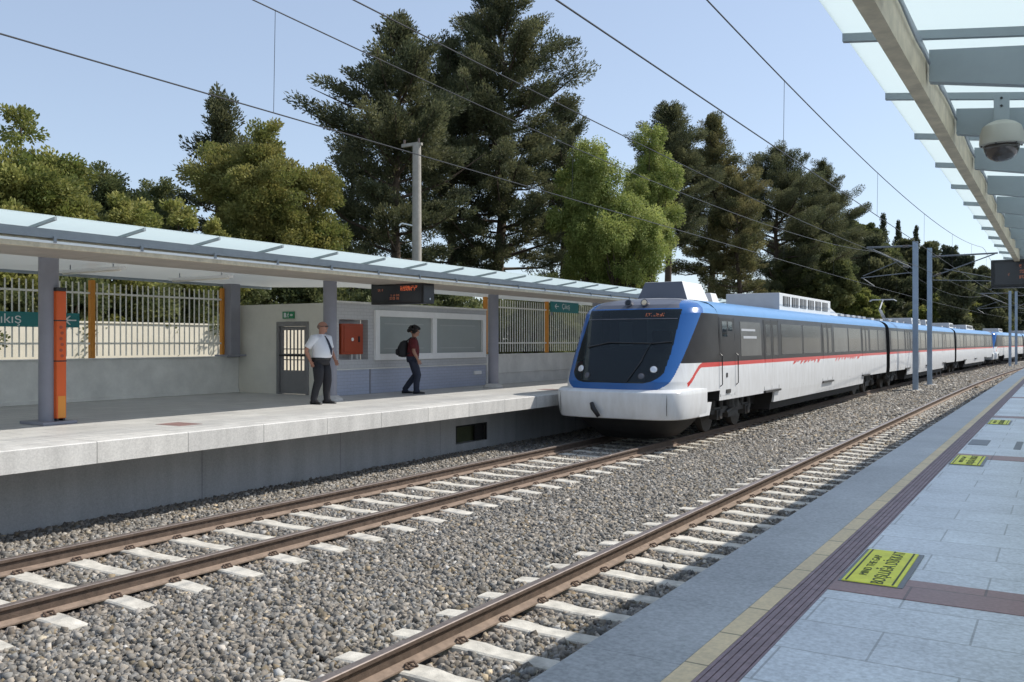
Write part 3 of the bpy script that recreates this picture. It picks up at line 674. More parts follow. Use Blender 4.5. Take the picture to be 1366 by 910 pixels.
# ------------------------------------------------------------------ catenary
def mast(x, y, top, side, label, X_w):
    x += off(y); t = thing('catenary_mast', label, 'mast', (x, y, -.3), 'catenary masts between the tracks')
    m_ = MB(); 
    for k in (-1, 1): m_.box(x - .13, x + .13, y + k * .11 - .012, y + k * .11 + .012, -.3, top)
    m_.box(x - .01, x + .01, y - .1, y + .1, -.3, top); m_.build('pole', M['pole'], t)
    MB().box(x - .35, x + .35, y - .35, y + .35, -.5, -.12).build('foundation', M['baseplate'], t)
    s = side; wx = X_w + off(y)
    a = MB(); a.tube([(x, y, 7.62), (wx + s * .4, y, 7.66)], .05, 8); a.tube([(x, y, 6.35), (wx + s * .25, y, 7.62)], .035, 8)
    a.tube([(x + s * .8, y, 6.85), (wx + s * .6, y, 6.1)], .02, 6); a.tube([(x + s * .1, y, 6.2), (wx + s * .7, y, 6.0)], .025, 8); a.tube([(wx + s * .65, y, 6.0), (wx, y, 5.52)], .018, 6)
    a.build('cantilever', M['arm'], t)
    i = MB()
    for (px_, pz) in ((x + s * .35, 7.625), (x + s * .35, 6.5)):
        for k in range(5): i.tube([(px_ + s * k * .06, y, pz + k * .02 * (1 if pz < 7 else 0)), (px_ + s * (k * .06 + .03), y, pz + k * .02 * (1 if pz < 7 else 0))], .07, 10)
    i.build('insulator', M['insul'], t)
WL, WR = -8.95, -3.85
mast(-6.88, 52.6, 7.85, -1, 'nearest blue grey catenary mast, its arm reaching over the train', WL)
mast(-7.10, 59.8, 8.15, 1, 'second blue grey catenary mast, its arm reaching over the empty track', WR)
mast(-6.5, 109, 7.85, -1, 'far pair of catenary masts below the right display, front one', WL)
mast(-6.5, 115.5, 8.1, 1, 'far pair of catenary masts below the right display, rear one', WR)
mast(-6.5, 168, 7.85, -1, 'catenary mast far down the line, hidden behind the right display', WL)
mast(-6.5, -5, 7.85, -1, 'catenary mast behind the viewer between the tracks', WL)
SP = [-5, 55.5, 112, 168, 225]
def mess(y, hi=7.62, sag=1.08):
    for a, b in zip(SP[:-1], SP[1:]):
        if a <= y <= b:
            f_ = (y - a) / (b - a); return hi - sag * 4 * f_ * (1 - f_)
    return hi
for Xw, nm, lbm in ((WL, 'left', 'over the train track'), (WR, 'right', 'over the empty near track')):
    t = thing('overhead_wire', 'thin overhead contact wire hung from its carrier cable ' + lbm, 'overhead wire', (Xw, 0, 5.5))
    ysw = [SP[0] + (SP[-1] - SP[0]) * k / 150 for k in range(151)]
    MB().tube([(Xw + off(y) + .0, y, 5.5) for y in ysw], .0095, 6).build('contact_wire', M['wire'], t)
    MB().tube([(Xw + off(y), y, mess(y)) for y in ysw], .010, 6).build('carrier_cable', M['wire'], t)
    y = y_at(365, WL) if nm == 'left' else y_at(1045, WR); y -= 0
    while y > SP[0] + 8: y -= 8.5
    while y < 160:
        if nm == 'left' and 0: pass
        MB().tube([(Xw + off(y), y, 5.5), (Xw + off(y) + .01, y + .02, mess(y))], .004, 5).build('dropper', M['wire'], t)
        y += 8.5
t = tag(MB().tube([(-6.75 + off(y), y, 6.1 + .5 * ((y - 25) / 30) ** 2 if y < 55 else 6.5) for y in np.arange(-5, 160, 3.0)], .010, 6).build('feeder_cable', M['wire'], None), 'single feeder cable running between the two overhead wires to the masts', 'cable')
# concrete pole
px_, py_ = -21.2, y_at(556, -21.2)
t = thing('utility_pole', 'slim concrete utility pole with a crossarm behind the far canopy', 'utility pole', (px_, py_, 1))
MB().tube([(px_, py_, .9), (px_, py_, 10.05)], [.21, .16], 16).build('pole', M['concpole'], t, auto=40)
MB().add([], []).box(px_ - .7, px_ + .1, py_ - .06, py_ + .06, 10.0, 10.12).box(px_ - .1, px_ + .25, py_ - .05, py_ + .05, 9.98, 10.08).build('crossarm', M['concpole'], t)
i = MB(); i.tube([(px_ - .6, py_, 10.12), (px_ - .6, py_, 10.28)], .04, 8); i.tube([(px_ + .1, py_, 10.1), (px_ + .1, py_, 10.26)], .04, 8); i.build('insulator', M['insul'], t)
MB().tube([(px_ - .05, py_ - .1, 6.9), (px_ - .45, py_ - .35, 7.0), (px_ - .5, py_ - .45, 6.9)], .03, 8).build('lamp_bracket', M['signwhite'], t)

#<<TRAIN
# ------------------------------------------------------------------ train
TIP = 19.7
train = thing('train', 'white and blue commuter train with dark window band, standing at the far platform', 'train', (XT, TIP, 0))
HALF = [(1.70, .93), (1.72, 1.2), (1.72, 1.83), (1.72, 1.935), (1.70, 2.6), (1.66, 3.18), (1.60, 3.31), (1.50, 3.41), (1.36, 3.49), (1.05, 3.56), (.6, 3.605), (.0, 3.62)]
HM = [0, 0, 1, 2, 2, 4, 4, 4, 4, 5, 5]          # white, red, dark, blue, blue with sky light painted in, roof grey
SEC = HALF + [(-x, z) for x, z in HALF[-2::-1]]
SM = HM + HM[::-1] + [6]
TM = [M['twhite'], M['tred'], M['tdark'], M['tblue'], M['tbluelit'], M['tunit'], M['under'], M['tscreen'], M['tgrey']]
def sx(z):                                      # half width of the body at height z
    for (xa, za), (xb, zb) in zip(HALF[:-1], HALF[1:]):
        if za <= z <= zb: return xa + (xb - xa) * (z - za) / (zb - za)
    return 1.7
def interp(z, tab):
    for (a, va), (b, vb) in zip(tab[:-1], tab[1:]):
        if z <= b: return va + (vb - va) * max(0, (z - a)) / (b - a)
    return tab[-1][1]
def nose_pt(phi, z, d=0.0, n=4.0, grow=0.0):
    W = interp(z, [(1.2, 1.72), (2.0, 1.72), (3.18, 1.66), (3.32, 1.585), (3.44, 1.42), (3.53, 1.15), (3.59, .75), (3.62, .25)]) + grow
    f = interp(z, [(1.2, .09), (1.5, .11), (3.25, 1.35), (3.4, 1.52), (3.5, 1.78), (3.57, 2.15), (3.62, 2.75)]) - grow
    L_ = 3.0 - f
    s, c = math.sin(phi), max(0.0, math.cos(phi))
    return (math.copysign(abs(s) ** (2 / n) * W, s), 3.0 - L_ * c ** (2 / n), z)
def smooth(t): t = max(0, min(1, t)); return t * t * (3 - 2 * t)
def nose_class(x, ly, z):
    ax = abs(x)
    bz = .82 + (z - 1.9) * .87 - (max(0, 1.75 - z) ** 2) * .42
    if z > 3.30 and ax < 1.18 + (3.3 - z) * .6: return 8 if ly < 2.35 else 5
    zlo = 1.47 + (0 if ax < .75 else .42 * (1 - math.sqrt(max(0, 1 - ((ax - .75) / .50) ** 2))) if ax < 1.25 else 9)
    wx = 1.18 + (z - 1.5) * .10
    if ax < wx and z > zlo and z < 3.28 and ly < bz - .14: return 7
    if ly < bz and z > 1.30: return 3
    zs = 1.87 - .5 * smooth((1.75 - ly) / .95)
    if abs(z - zs - .012) < .053 and ly > .95: return 1
    if z > 1.94 and z < 3.18: return 2 if z > zs + .07 else 0
    if z >= 3.18: return 4 if ly > bz + .1 else 3
    return 0
def make_nose(ytip, dr, detail=True):
    """dr=+1: the cab looks back towards the viewer"""
    mb = MB(); NP, NZ = (300, 220) if detail else (90, 70)
    nz1 = NZ * 3 // 4; nz2 = NZ // 4; zs = [1.2 + 2.1 * i / nz1 for i in range(nz1 + 1)] + [3.3 + .32 * math.sin(math.pi / 2 * i / nz2) for i in range(1, nz2 + 1)]
    zs[-1] = 3.62; ph = [-math.pi / 2 + math.pi * k / NP for k in range(NP + 1)]
    ph = [math.copysign(abs(math.sin(p)) ** 1.0, p) * math.pi / 2 for p in ph]
    vs = []; loc = []
    for z in zs:
        for p in ph:
            q = nose_pt(p, z); loc.append(q); yy = ytip + dr * q[1]; vs.append((XT + off(yy) + q[0] * dr, yy, q[2]))
    scr = []; b0 = len(mb.v); mb.v.extend(vs); n = len(ph)
    for i in range(len(zs) - 1):
        for k in range(n - 1):
            ids = (i * n + k, i * n + k + 1, (i + 1) * n + k + 1, (i + 1) * n + k)
            c = [sum(loc[j][a] for j in ids) / 4 for a in range(3)]
            q = nose_class(*c)
            if q == 7 and detail: scr.append(ids)
            else: mb.f.append(ids); mb.m.append(q)
    cab = mb.build('cab', TM, train, auto=50)
    if detail:
        used = sorted({j for f_ in scr for j in f_}); rm = {j: i for i, j in enumerate(used)}
        w_ = MB(); w_.add([vs[j] for j in used], [tuple(rm[j] for j in f_) for f_ in scr]); w_.build('windscreen', M['wscreen'], cab, auto=50)
        i_ = MB(); xx = XT
        i_.box(xx - 1.3, xx + 1.3, ytip + 2.75, ytip + 2.8, 1.3, 3.3); i_.box(xx - 1.35, xx + 1.35, ytip + .5, ytip + 2.7, 1.3, 1.35)
        i_.build('cab_wall', M['cabin'], cab)
        i_ = MB(); i_.prism([(ytip + .5, 1.4), (ytip + .62, 2.02), (ytip + 1.0, 2.30), (ytip + 1.45, 2.30), (ytip + 1.5, 1.4)], 0, xx - 1.05, xx + 1.05)
        i_.build('dashboard', M['gang'], cab, bevel=.03)
        i_ = MB(); i_.box(xx - 1.0, xx - .62, ytip + 2.72, ytip + 2.745, 2.35, 3.0); i_.box(xx - .2, xx + .9, ytip + 2.72, ytip + 2.745, 2.2, 3.05); i_.build('cab_panel', M['cabin2'], cab)
        i_ = MB(); i_.box(xx + .15, xx + .7, ytip + 2.2, ytip + 2.34, 1.9, 2.75); i_.build('driver_seat', M['gang'], cab, bevel=.05)
    def P(phi, z, grow=0.0): 
        q = nose_pt(phi, z, grow=grow); yy = ytip + dr * q[1]; return (XT + off(yy) + q[0] * dr, yy, q[2])
    # bumper
    rings = []
    for (z, W, f, yb) in ((.60, 1.655, .10, 1.99), (.62, 1.685, .06, 1.99), (.72, 1.712, .02, 2.0), (.95, 1.73, -.03, 2.0), (1.18, 1.734, -.05, 2.0), (1.25, 1.73, -.035, 2.0), (1.30, 1.715, .05, 2.0), (1.318, 1.69, .12, 2.0)):
        r = []
        for k in range(61):
            p = -math.pi / 2 + math.pi * k / 60; p = math.sin(p) * math.pi / 2 
            s, c = math.sin(p), max(0, math.cos(p)); n_ = 5.2
            ly = yb - (yb - f) * c ** (2 / n_); yy = ytip + dr * ly
            r.append((XT + off(yy) + dr * math.copysign(abs(s) ** (2 / n_) * W, s), yy, z))
        rings.append(r)
    bp = MB(); bp.loft(rings); bumper = bp.build('bumper', M['twhite'], cab, auto=30)
    if detail:
        sm_ = MB()
        def bpt(p, z, g=.004):
            n_ = 5.2; s, c = math.sin(p), max(0, math.cos(p)); W = 1.73 + g; f = -.035 - g
            return (XT + math.copysign(abs(s) ** (2 / n_) * W, s), ytip + 2.0 - (2.0 - f) * c ** (2 / n_), z)
        for p in (-.62, .62): sm_ = MB(); sm_.tube([bpt(p, z, .0 if z < .9 else .006) for z in (.72, .85, 1.0, 1.1, 1.2)], .007, 5); sm_.build('panel_seam', M['bogie'], bumper)

    # plough / dark skirt
    rings = []
    for (z, W, f) in ((.06, .9, .95), (.35, 1.25, .55), (.615, 1.5, .3)):
        rings.append([(XT + off(ytip) + dr * math.copysign(abs(math.sin(p)) ** .6 * W, math.sin(p)), ytip + dr * (2.1 - (2.1 - f) * max(0, math.cos(p)) ** .6), z) for p in [-math.pi / 2 + math.pi * k / 30 for k in range(31)]])
    MB().loft(rings).build('plough', M['under'], cab, auto=40)
    if not detail: return cab
    # coupler cover mark and joint lines on the bumper
    hk = MB(); xk = XT - .38; hk.tube([(xk - .06, ytip - .10, .98), (xk + .0, ytip - .14, .86), (xk + .14, ytip - .12, .66)], [.05, .065, .05], 10); hk.build('coupler_hook', M['black'], cab, smooth=True)
    # headlamps
    for sgn in (-1, 1):
        for (lx, z, r, mm) in ((.97, 1.79, .085, 'lamp'), (.72, 1.63, .07, 'tgrey')):
            W = 1.72; n_ = 4.0
            p = math.asin((lx / W) ** (n_ / 2)); c0 = Vector(P(sgn * p, z)); 
            nrm = Vector((0.25 * sgn, -1, .35)).normalized()
            h = MB(); h.tube([c0 + nrm * -.03, c0 + nrm * .015, c0 + nrm * .03], [r, r, r * .7], 20); lamp = h.build('headlight', M[mm], cab, auto=40)
            h = MB(); h.tube([c0 + nrm * -.03, c0 + nrm * .012], [r * 1.22, r * 1.22], 20); h.build('lamp_ring', M['black'] if mm == 'lamp' else M['bogie'], cab, auto=40)
    for lx, mm in ((-.22, 'black'), (.22, 'lampwarm')):
        c0 = Vector((XT + lx + .05, ytip + 1.50, 3.44)); nrm = Vector((0, -1, .25)).normalized()
        h = MB(); h.tube([c0 + nrm * -.2, c0 + nrm * .06], [.085, .095], 18); h.build('lamp_housing', M['tgrey'], cab, auto=40)
        h = MB(); h.tube([c0 + nrm * .055, c0 + nrm * .075], [.075, .06], 18); h.build('headlight', M['lampwarm'] if lx > 0 else M['tscreen'], cab, auto=40)
    # wiper, destination blind, blind bar
    wq = MB(); pts = [Vector(P(p, z, .03)) for p, z in ((-.30, 2.32), (-.05, 2.44), (.22, 2.42), (.52, 2.46))]
    wq.tube(pts, .016, 6); wq.tube([Vector(P(.05, 1.50, .03)), Vector(P(.12, 1.95, .03)), Vector(P(.18, 2.42, .03))], .014, 6); wq.build('wiper', M['black'], cab)
    dq = MB(); rr = random.Random(4)
    for k in range(17):
        p0 = .06 + k * .013
        for r_ in range(5):
            if rr.random() < .5 and k % 6 != 5:
                a = Vector(P(p0, 3.10 + r_ * .017, .012)); dq.box(a.x - .008, a.x + .008, a.y - .004, a.y + .004, a.z - .006, a.z + .006)
    dq.build('destination_display', M['leddim'], cab)
    fr = MB(); fr.tube([Vector(P(p, 3.03, .008)) for p in [-.55 + 1.1 * k / 12 for k in range(13)]], .012, 6); fr.build('display_frame', M['tgrey'], cab)
    # seat / grab rail seen behind the windscreen: pale reflection-free strips
    return cab
def side_x(y, z, out=0.0): return XT + off(y) + sx(z) + out
def side_panel(mb, y0, y1, z0, z1, out=.004, th=.02, m=0):     # panel that follows the body side
    zs = [z0, z1] if z1 < 1.95 or z0 > 2.6 else [z0, max(z0, min(2.6, z1)), z1] if z0 < 2.6 < z1 else [z0, z1]
    outer = [(sx(z) + out, z) for z in zs]; inner = [(sx(z) - th, z) for z in zs[::-1]]
    mb.sweep(outer + inner, [y0, y1], XT, [m] * (2 * len(zs)))
    return mb
def bogie(car, yc):
    o = off(yc); x = XT + o
    b = MB()
    for s in (-1, 1):
        b.box(x + s * 1.18, x + s * 1.30, yc - 1.75, yc + 1.75, .50, .68); b.box(x + s * 1.16, x + s * 1.33, yc - .45, yc + .45, .36, .52)
        for q in (-1.25, 1.25):
            b.box(x + s * 1.14, x + s * 1.36, yc + q - .22, yc + q + .22, .36, .62); b.tube([(x + s * 1.25, yc + q - .34, .62), (x + s * 1.25, yc + q - .34, .88)], .09, 10); b.tube([(x + s * 1.25, yc + q + .34, .62), (x + s * 1.25, yc + q + .34, .88)], .09, 10)
        b.tube([(x + s * 1.32, yc - .6, .5), (x + s * 1.32, yc + .5, .74)], .05, 8)
        b.tube([(x + s * 1.22, yc - .2, .62), (x + s * 1.22, yc - .2, .93)], .2, 14); b.tube([(x + s * 1.22, yc + .2, .62), (x + s * 1.22, yc + .2, .93)], .2, 14)
    b.box(x - 1.2, x + 1.2, yc - .3, yc + .3, .42, .75)
    bo = b.build('bogie', M['bogie'], car)
    for q in (-1.25, 1.25):
        w_ = MB(); w_.tube([(x - 1.0, yc + q, .48), (x + 1.0, yc + q, .48)], .08, 10)
        for s in (-1, 1):
            w_.tube([(x + s * .84, yc + q, .48), (x + s * .99, yc + q, .48)], [.50, .48], 24); w_.tube([(x + s * 1.33, yc + q, .48), (x + s * 1.40, yc + q, .48)], [.14, .11], 14)
        w_.build('wheelset', M['wheel'], bo, auto=35)
def carriage(y0, y1, bogies, doors, wins, name='carriage'):
    ys = [y0 + (y1 - y0) * k / max(2, int((y1 - y0) / 1.2)) for k in range(max(2, int((y1 - y0) / 1.2)) + 1)] if y1 > 40 else [y0, y1]
    b = MB(); b.sweep(SEC, ys, XT, SM, capm=6); car = b.build(name, TM, train, auto=32)
    u = MB(); u.sweep([(-1.35, .42), (1.35, .42), (1.45, .925), (-1.45, .925)], [y0 + .4, y1 - .4], XT)
    # skirts between bogies
    edges = [y0]; 
    for q in bogies: edges += [q - 2.75, q + 2.95]
    edges.append(y1)
    k_ = MB()
    for a, c in zip(edges[0::2], edges[1::2]):
        if c - a > .3:
            for s in (1, -1): k_.sweep([(s * 1.70, .932), (s * 1.66, .60), (s * 1.60, .60), (s * 1.64, .932)], [a, c] if c < 40 else [a + (c - a) * j / 8 for j in range(9)], XT)
    k_.build('skirt', M['twhite'], car)
    u2 = MB()
    for a, c in zip(edges[0::2], edges[1::2]):
        if c - a > .6: u2.sweep([(-1.5, .35), (1.5, .35), (1.58, .90), (-1.58, .90)], [a + .1, c - .1], XT)
    u2.sweep([(-1.05, .55), (1.05, .55), (1.05, .925), (-1.05, .925)], [y0 + .3, y1 - .3], XT)
    u2.build('underframe', M['under'], car)
    for q in bogies: bogie(car, q)
    for d in doors:
        m_ = MB()
        for k in (0, 1):
            a = d - .78 + k * .79; c = a + .77
            side_panel(m_, a, c, 1.02, 1.83, .006, .02, 0); side_panel(m_, a, c, 1.83, 1.935, .006, .02, 1); side_panel(m_, a, c, 1.935, 3.1, .006, .02, 2); side_panel(m_, a + .14, c - .14, 2.05, 2.98, .009, .01, 3)
        m_.build('door', [M['twhite'], M['tred'], M['tdark'], M['tglass']], car)
        s_ = MB(); s_.box(side_x(d, 1.0, -.02), side_x(d, 1.0, .07), d - .85, d + .85, .94, 1.0); s_.build('door_step', M['bogie'], car)
        g_ = MB()
        for q in (-.80, .0, .80): side_panel(g_, d + q - .012, d + q + .012, 1.02, 3.12, .0085, .01)
        g_.build('door_seal', M['black'], car)
    for (a, c, kind) in wins:
        w_ = MB(); side_panel(w_, a, c, 2.06, 3.02, .005, .012); w_.build('window', M['tglass2' if kind else 'tglass'], car)
    j = MB(); yy = y0 + 1.0
    while yy < y1 - 1:
        side_panel(j, yy - .006, yy + .006, 1.0, 1.79, .0025, .01); yy += 3.9
    j.build('panel_seam', M['bogie'], car)
    return car
def wins_for(a, b, doors, rs, step=1.9):
    rr = random.Random(rs); out = []; edges = [a] + sum([[d - 1.0, d + 1.0] for d in doors], []) + [b]
    for p, q in zip(edges[0::2], edges[1::2]):
        n_ = max(0, int((q - p) / step))
        for k in range(n_):
            w_ = (q - p) / n_; out.append((p + k * w_ + .12, p + (k + 1) * w_ - .12, rr.random() < .35))
    return out
def roof_box(car, xa, xb, ya, yb, z0, z1, slope=0.0, mats=('tunit', 'tunitw'), grilles=0):
    o = off((ya + yb) / 2); b = MB(); xa += XT + o; xb += XT + o
    b.add([(xa, ya, z0), (xb, ya, z0), (xb, yb, z0), (xa, yb, z0), (xa + slope, ya + slope * .6, z1), (xb - slope, ya + slope * .6, z1), (xb - slope, yb - slope * .6, z1), (xa + slope, yb - slope * .6, z1)],
          [(0, 3, 2, 1), (4, 5, 6, 7), (2, 3, 7, 6), (3, 0, 4, 7)], 1)
    n0 = len(b.v) - 8
    b.f += [(n0, n0 + 1, n0 + 5, n0 + 4), (n0 + 1, n0 + 2, n0 + 6, n0 + 5)]; b.m += [0, 1]
    u = b.build('roof_unit', [M[mats[0]], M[mats[1]]], car, bevel=.015)
    if grilles:
        g = MB(); L_ = (yb - ya) / (grilles + .6)
        for k in range(grilles):
            a = ya + L_ * (.3 + k); g.box(xb + .001, xb + .012, a + L_ * .08, a + L_ * .84, z0 + (z1 - z0) * .3, z0 + (z1 - z0) * .85)
        for k in range(grilles):
            a = ya + L_ * (.3 + k)
            for q in range(1, 4): yy = a + L_ * (.08 + .76 * q / 4); g.box(xb + .012, xb + .016, yy - .02, yy + .02, z0 + (z1 - z0) * .3, z0 + (z1 - z0) * .85, 1)
        g.build('grille', [M['bogie'], M['tunitw']], u)
    return u
cab1 = make_nose(TIP, 1)
for s_ in (1, -1): MB().prism([(21.2, .93), (21.2, .61), (21.95, .61), (22.12, .93)], 0, XT + s_ * 1.62, XT + s_ * 1.70).build('skirt', M['twhite'], cab1)
D1 = [27.6, 35.2, 42.8]
c1 = carriage(22.7, 48.2, [25.0, 45.2], D1, wins_for(24.4, 48.0, D1, 1))
# cab door with its small windows, rails and steps
cd_ = MB(); side_panel(cd_, 22.05 + .75, 23.2 + .75, 1.05, 1.79, .004, .02, 0); side_panel(cd_, 22.8, 23.95, 1.95, 3.08, .004, .02, 1)
cab_door = cd_.build('cab_door', [M['twhite'], M['tdark']], c1)
g_ = MB()
for yy in (22.78, 23.97): side_panel(g_, yy - .012, yy + .012, 1.03, 3.1, .006, .01); 
g_.build('door_seal', M['black'], c1)
g_ = MB(); side_panel(g_, 22.95, 23.35, 2.6, 3.0, .008, .01); side_panel(g_, 23.45, 23.8, 2.75, 3.0, .008, .01); g_.build('door_window', M['tscreen'], c1)
for yy in (22.72, 24.05):
    MB().tube([(side_x(yy, 1.3, .0), yy, 1.3), (side_x(yy, 1.35, .06), yy, 1.35), (side_x(yy, 2.1, .06), yy, 2.1), (side_x(yy, 2.15, 0), yy, 2.15)], .014, 6).build('handrail', M['black'], c1)
g_ = MB(); g_.box(side_x(23.3, 1.5, -.02), side_x(23.3, 1.5, .012), 23.2, 23.32, 1.52, 1.64); g_.build('lock_plate', M['bogie'], c1); g_ = MB(); g_.box(side_x(23.3, 1.2, -.02), side_x(23.3, 1.2, .02), 23.2, 23.55, 1.1, 1.2); g_.build('foot_step', M['bogie'], c1)
g_ = MB(); side_panel(g_, 24.6, 25.9, 2.76, 2.82, .01, .01); side_panel(g_, 24.75, 26.0, 2.55, 2.62, .01, .01); g_.build('side_display', M['tunit'], c1)
# brush marks hanging under the red stripe
rr = random.Random(12)
def brush(y0, y1, n):
    g_ = MB()
    for k in range(n):
        a = y0 + (y1 - y0) * k / n; L_ = rr.uniform(.25, .6); h = rr.uniform(.04, .13); lean = rr.uniform(.1, .3)
        xo = sx(1.75) + .004
        g_.add([(XT + off(a) + xo, a, 1.828), (XT + off(a) + xo, a + L_, 1.828), (XT + off(a) + xo, a + L_ * .6 - lean, 1.83 - h), (XT + off(a) + xo, a + L_ * .25 - lean, 1.83 - h * 1.15)], [(0, 1, 2, 3)])
    g_.build('brush_mark', M['tred'], c1)
brush(30.2, 34.0, 8); brush(36.6, 41.4, 9)
roof_box(c1, -.58, .88, 22.6, 24.3, 3.55, 4.07, .2, ('tgrey', 'tunitw'))
roof_box(c1, -.45, .85, 24.7, 25.3, 3.55, 3.85, .1)
roof_box(c1, -.78, 1.08, 30.8, 38.6, 3.5, 4.13, .0, ('tunit', 'tunitw'), 6)
q = MB(); q.prism([(38.25, 3.6), (38.25, 3.98), (40.4, 3.64), (40.4, 3.56)], 0, XT - .8, XT + 1.0); q.build('roof_ramp', M['tunitw'], c1)
for k in range(5): MB().box(XT - .5, XT + .9, 41.5 + k * 1.3, 42.2 + k * 1.3, 3.6, 3.70).build('roof_unit', M['tunit'], c1)
def bellows(ya, yb):
    b = MB()
    for k in range(5):
        a = ya + (yb - ya) * k / 5; c = a + (yb - ya) / 5 * .8
        b.sweep([(-1.42, .8), (1.42, .8), (1.40, 3.0), (1.15, 3.4), (-1.15, 3.4), (-1.40, 3.0)], [a, c], XT)
    b.sweep([(-1.3, .85), (1.3, .85), (1.3, 3.0), (1.05, 3.3), (-1.05, 3.3), (-1.3, 3.0)], [ya - .05, yb + .05], XT)
    b.build('gangway', M['gang'], train)
bellows(48.25, 49.15)
D2 = [55.0, 62.9, 70.8]
c2 = carriage(49.2, 76.6, [52.2, 73.6], D2, wins_for(49.5, 76.3, D2, 2))
bellows(76.65, 77.55)
D3 = [83.0, 90.5, 98]
c3 = carriage(77.6, 103.4, [80.6, 100.2], D3, wins_for(77.9, 103.2, D3, 3))
make_nose(106.4, -1, False); make_nose(107.0, 1, False)
D4 = [114.0, 121.5, 129]
c4 = carriage(110.0, 135, [112.6, 132], D4, wins_for(111.5, 134.8, D4, 4))
bellows(135.05, 135.95)
c5 = carriage(136.0, 163, [139, 160], [142, 150, 157], wins_for(136.4, 162.6, [142, 150, 157], 5))
for car, ya, yb in ((c2, 62, 66), (c2, 68, 70), (c3, 80, 83), (c3, 90, 97), (c4, 116, 123), (c5, 142, 150)):
    roof_box(car, -.8, .9, ya, yb, 3.55, 3.98, .06, ('tunit', 'tunitw'), 3)
for car, ya, yb in ((c2, 50, 76), (c3, 78, 103)):
    y = ya + 1
    while y < yb - 2: MB().box(XT + off(y) - .4, XT + off(y) + .5, y, y + .8, 3.6, 3.74).build('roof_unit', M['tunit'], car); y += 2.6
# pantograph
py = 57.0; x = XT + off(py); 
p = MB(); p.box(x - .5, x + .5, py - .8, py + .8, 3.72, 3.78)
p.tube([(x, py + .7, 3.8), (x, py - .75, 4.35)], .06, 8); p.tube([(x, py - .75, 4.35), (x, py + .35, 4.95)], .045, 8); p.tube([(x + .15, py + .5, 3.8), (x + .1, py - .85, 4.33)], .02, 6)
for q in (.2, .5): p.tube([(x - .75, py + q, 4.88), (x - .6, py + q, 4.97), (x + .6, py + q, 4.97), (x + .75, py + q, 4.88)], .025, 8)
p.build('pantograph', M['tunit'], c2)
i = MB()
for s in (-1, 1):
    for q in (-.7, .7):
        for k in range(3): i.tube([(x + s * .5, py + q, 3.6 + k * .05), (x + s * .5, py + q, 3.625 + k * .05)], .07, 10)
i.build('insulator', M['insul'], c2)
#>>TRAIN
#<<PEOPLE
# ------------------------------------------------------------------ people
def skin_mesh(name, nodes, edges, material, parent, T, root=0, sub=2):
    me = bpy.data.meshes.new('tmp'); keys = list(nodes); idx = {k: i for i, k in enumerate(keys)}
    me.from_pydata([nodes[k][0] for k in keys], [(idx[a], idx[b]) for a, b in edges], [])
    o = bpy.data.objects.new('tmp', me); col.objects.link(o)
    o.modifiers.new('skin', 'SKIN'); sk = me.skin_vertices[0].data if me.skin_vertices else None
    if sk is None:
        bm = bmesh.new(); bm.from_mesh(me); bm.verts.layers.skin.verify(); bm.to_mesh(me); bm.free(); sk = me.skin_vertices[0].data
    for k in keys:
        r = nodes[k][1]; sk[idx[k]].radius = r if isinstance(r, tuple) else (r, r)
        sk[idx[k]].use_root = (idx[k] == root)
    s = o.modifiers.new('sub', 'SUBSURF'); s.levels = sub; s.render_levels = sub
    bpy.context.view_layer.update()
    m2 = bpy.data.meshes.new_from_object(o.evaluated_get(bpy.context.evaluated_depsgraph_get()))
    bpy.data.objects.remove(o); bpy.data.meshes.remove(me)
    return m2
def join_into(mb, m2, T):
    mb.add([T @ v.co for v in m2.vertices], [tuple(p.vertices) for p in m2.polygons]); bpy.data.meshes.remove(m2)
def ell(cx, cy, z, rx, ry, n=24, p=2.0, tilt=0):
    out = []
    for k in range(n):
        a = 2 * math.pi * k / n; c, s = math.cos(a), math.sin(a)
        x = math.copysign(abs(c) ** (2 / p), c) * rx; y = math.copysign(abs(s) ** (2 / p), s) * ry
        out.append(Vector((cx + x, cy + y, z + tilt * x)))
    return out
def limb(mb, T, pts, rs, n=14):
    m_ = MB(); m_.tube([Vector(p) for p in pts], rs, n); mb.add([T @ Vector(v) for v in m_.v], m_.f)
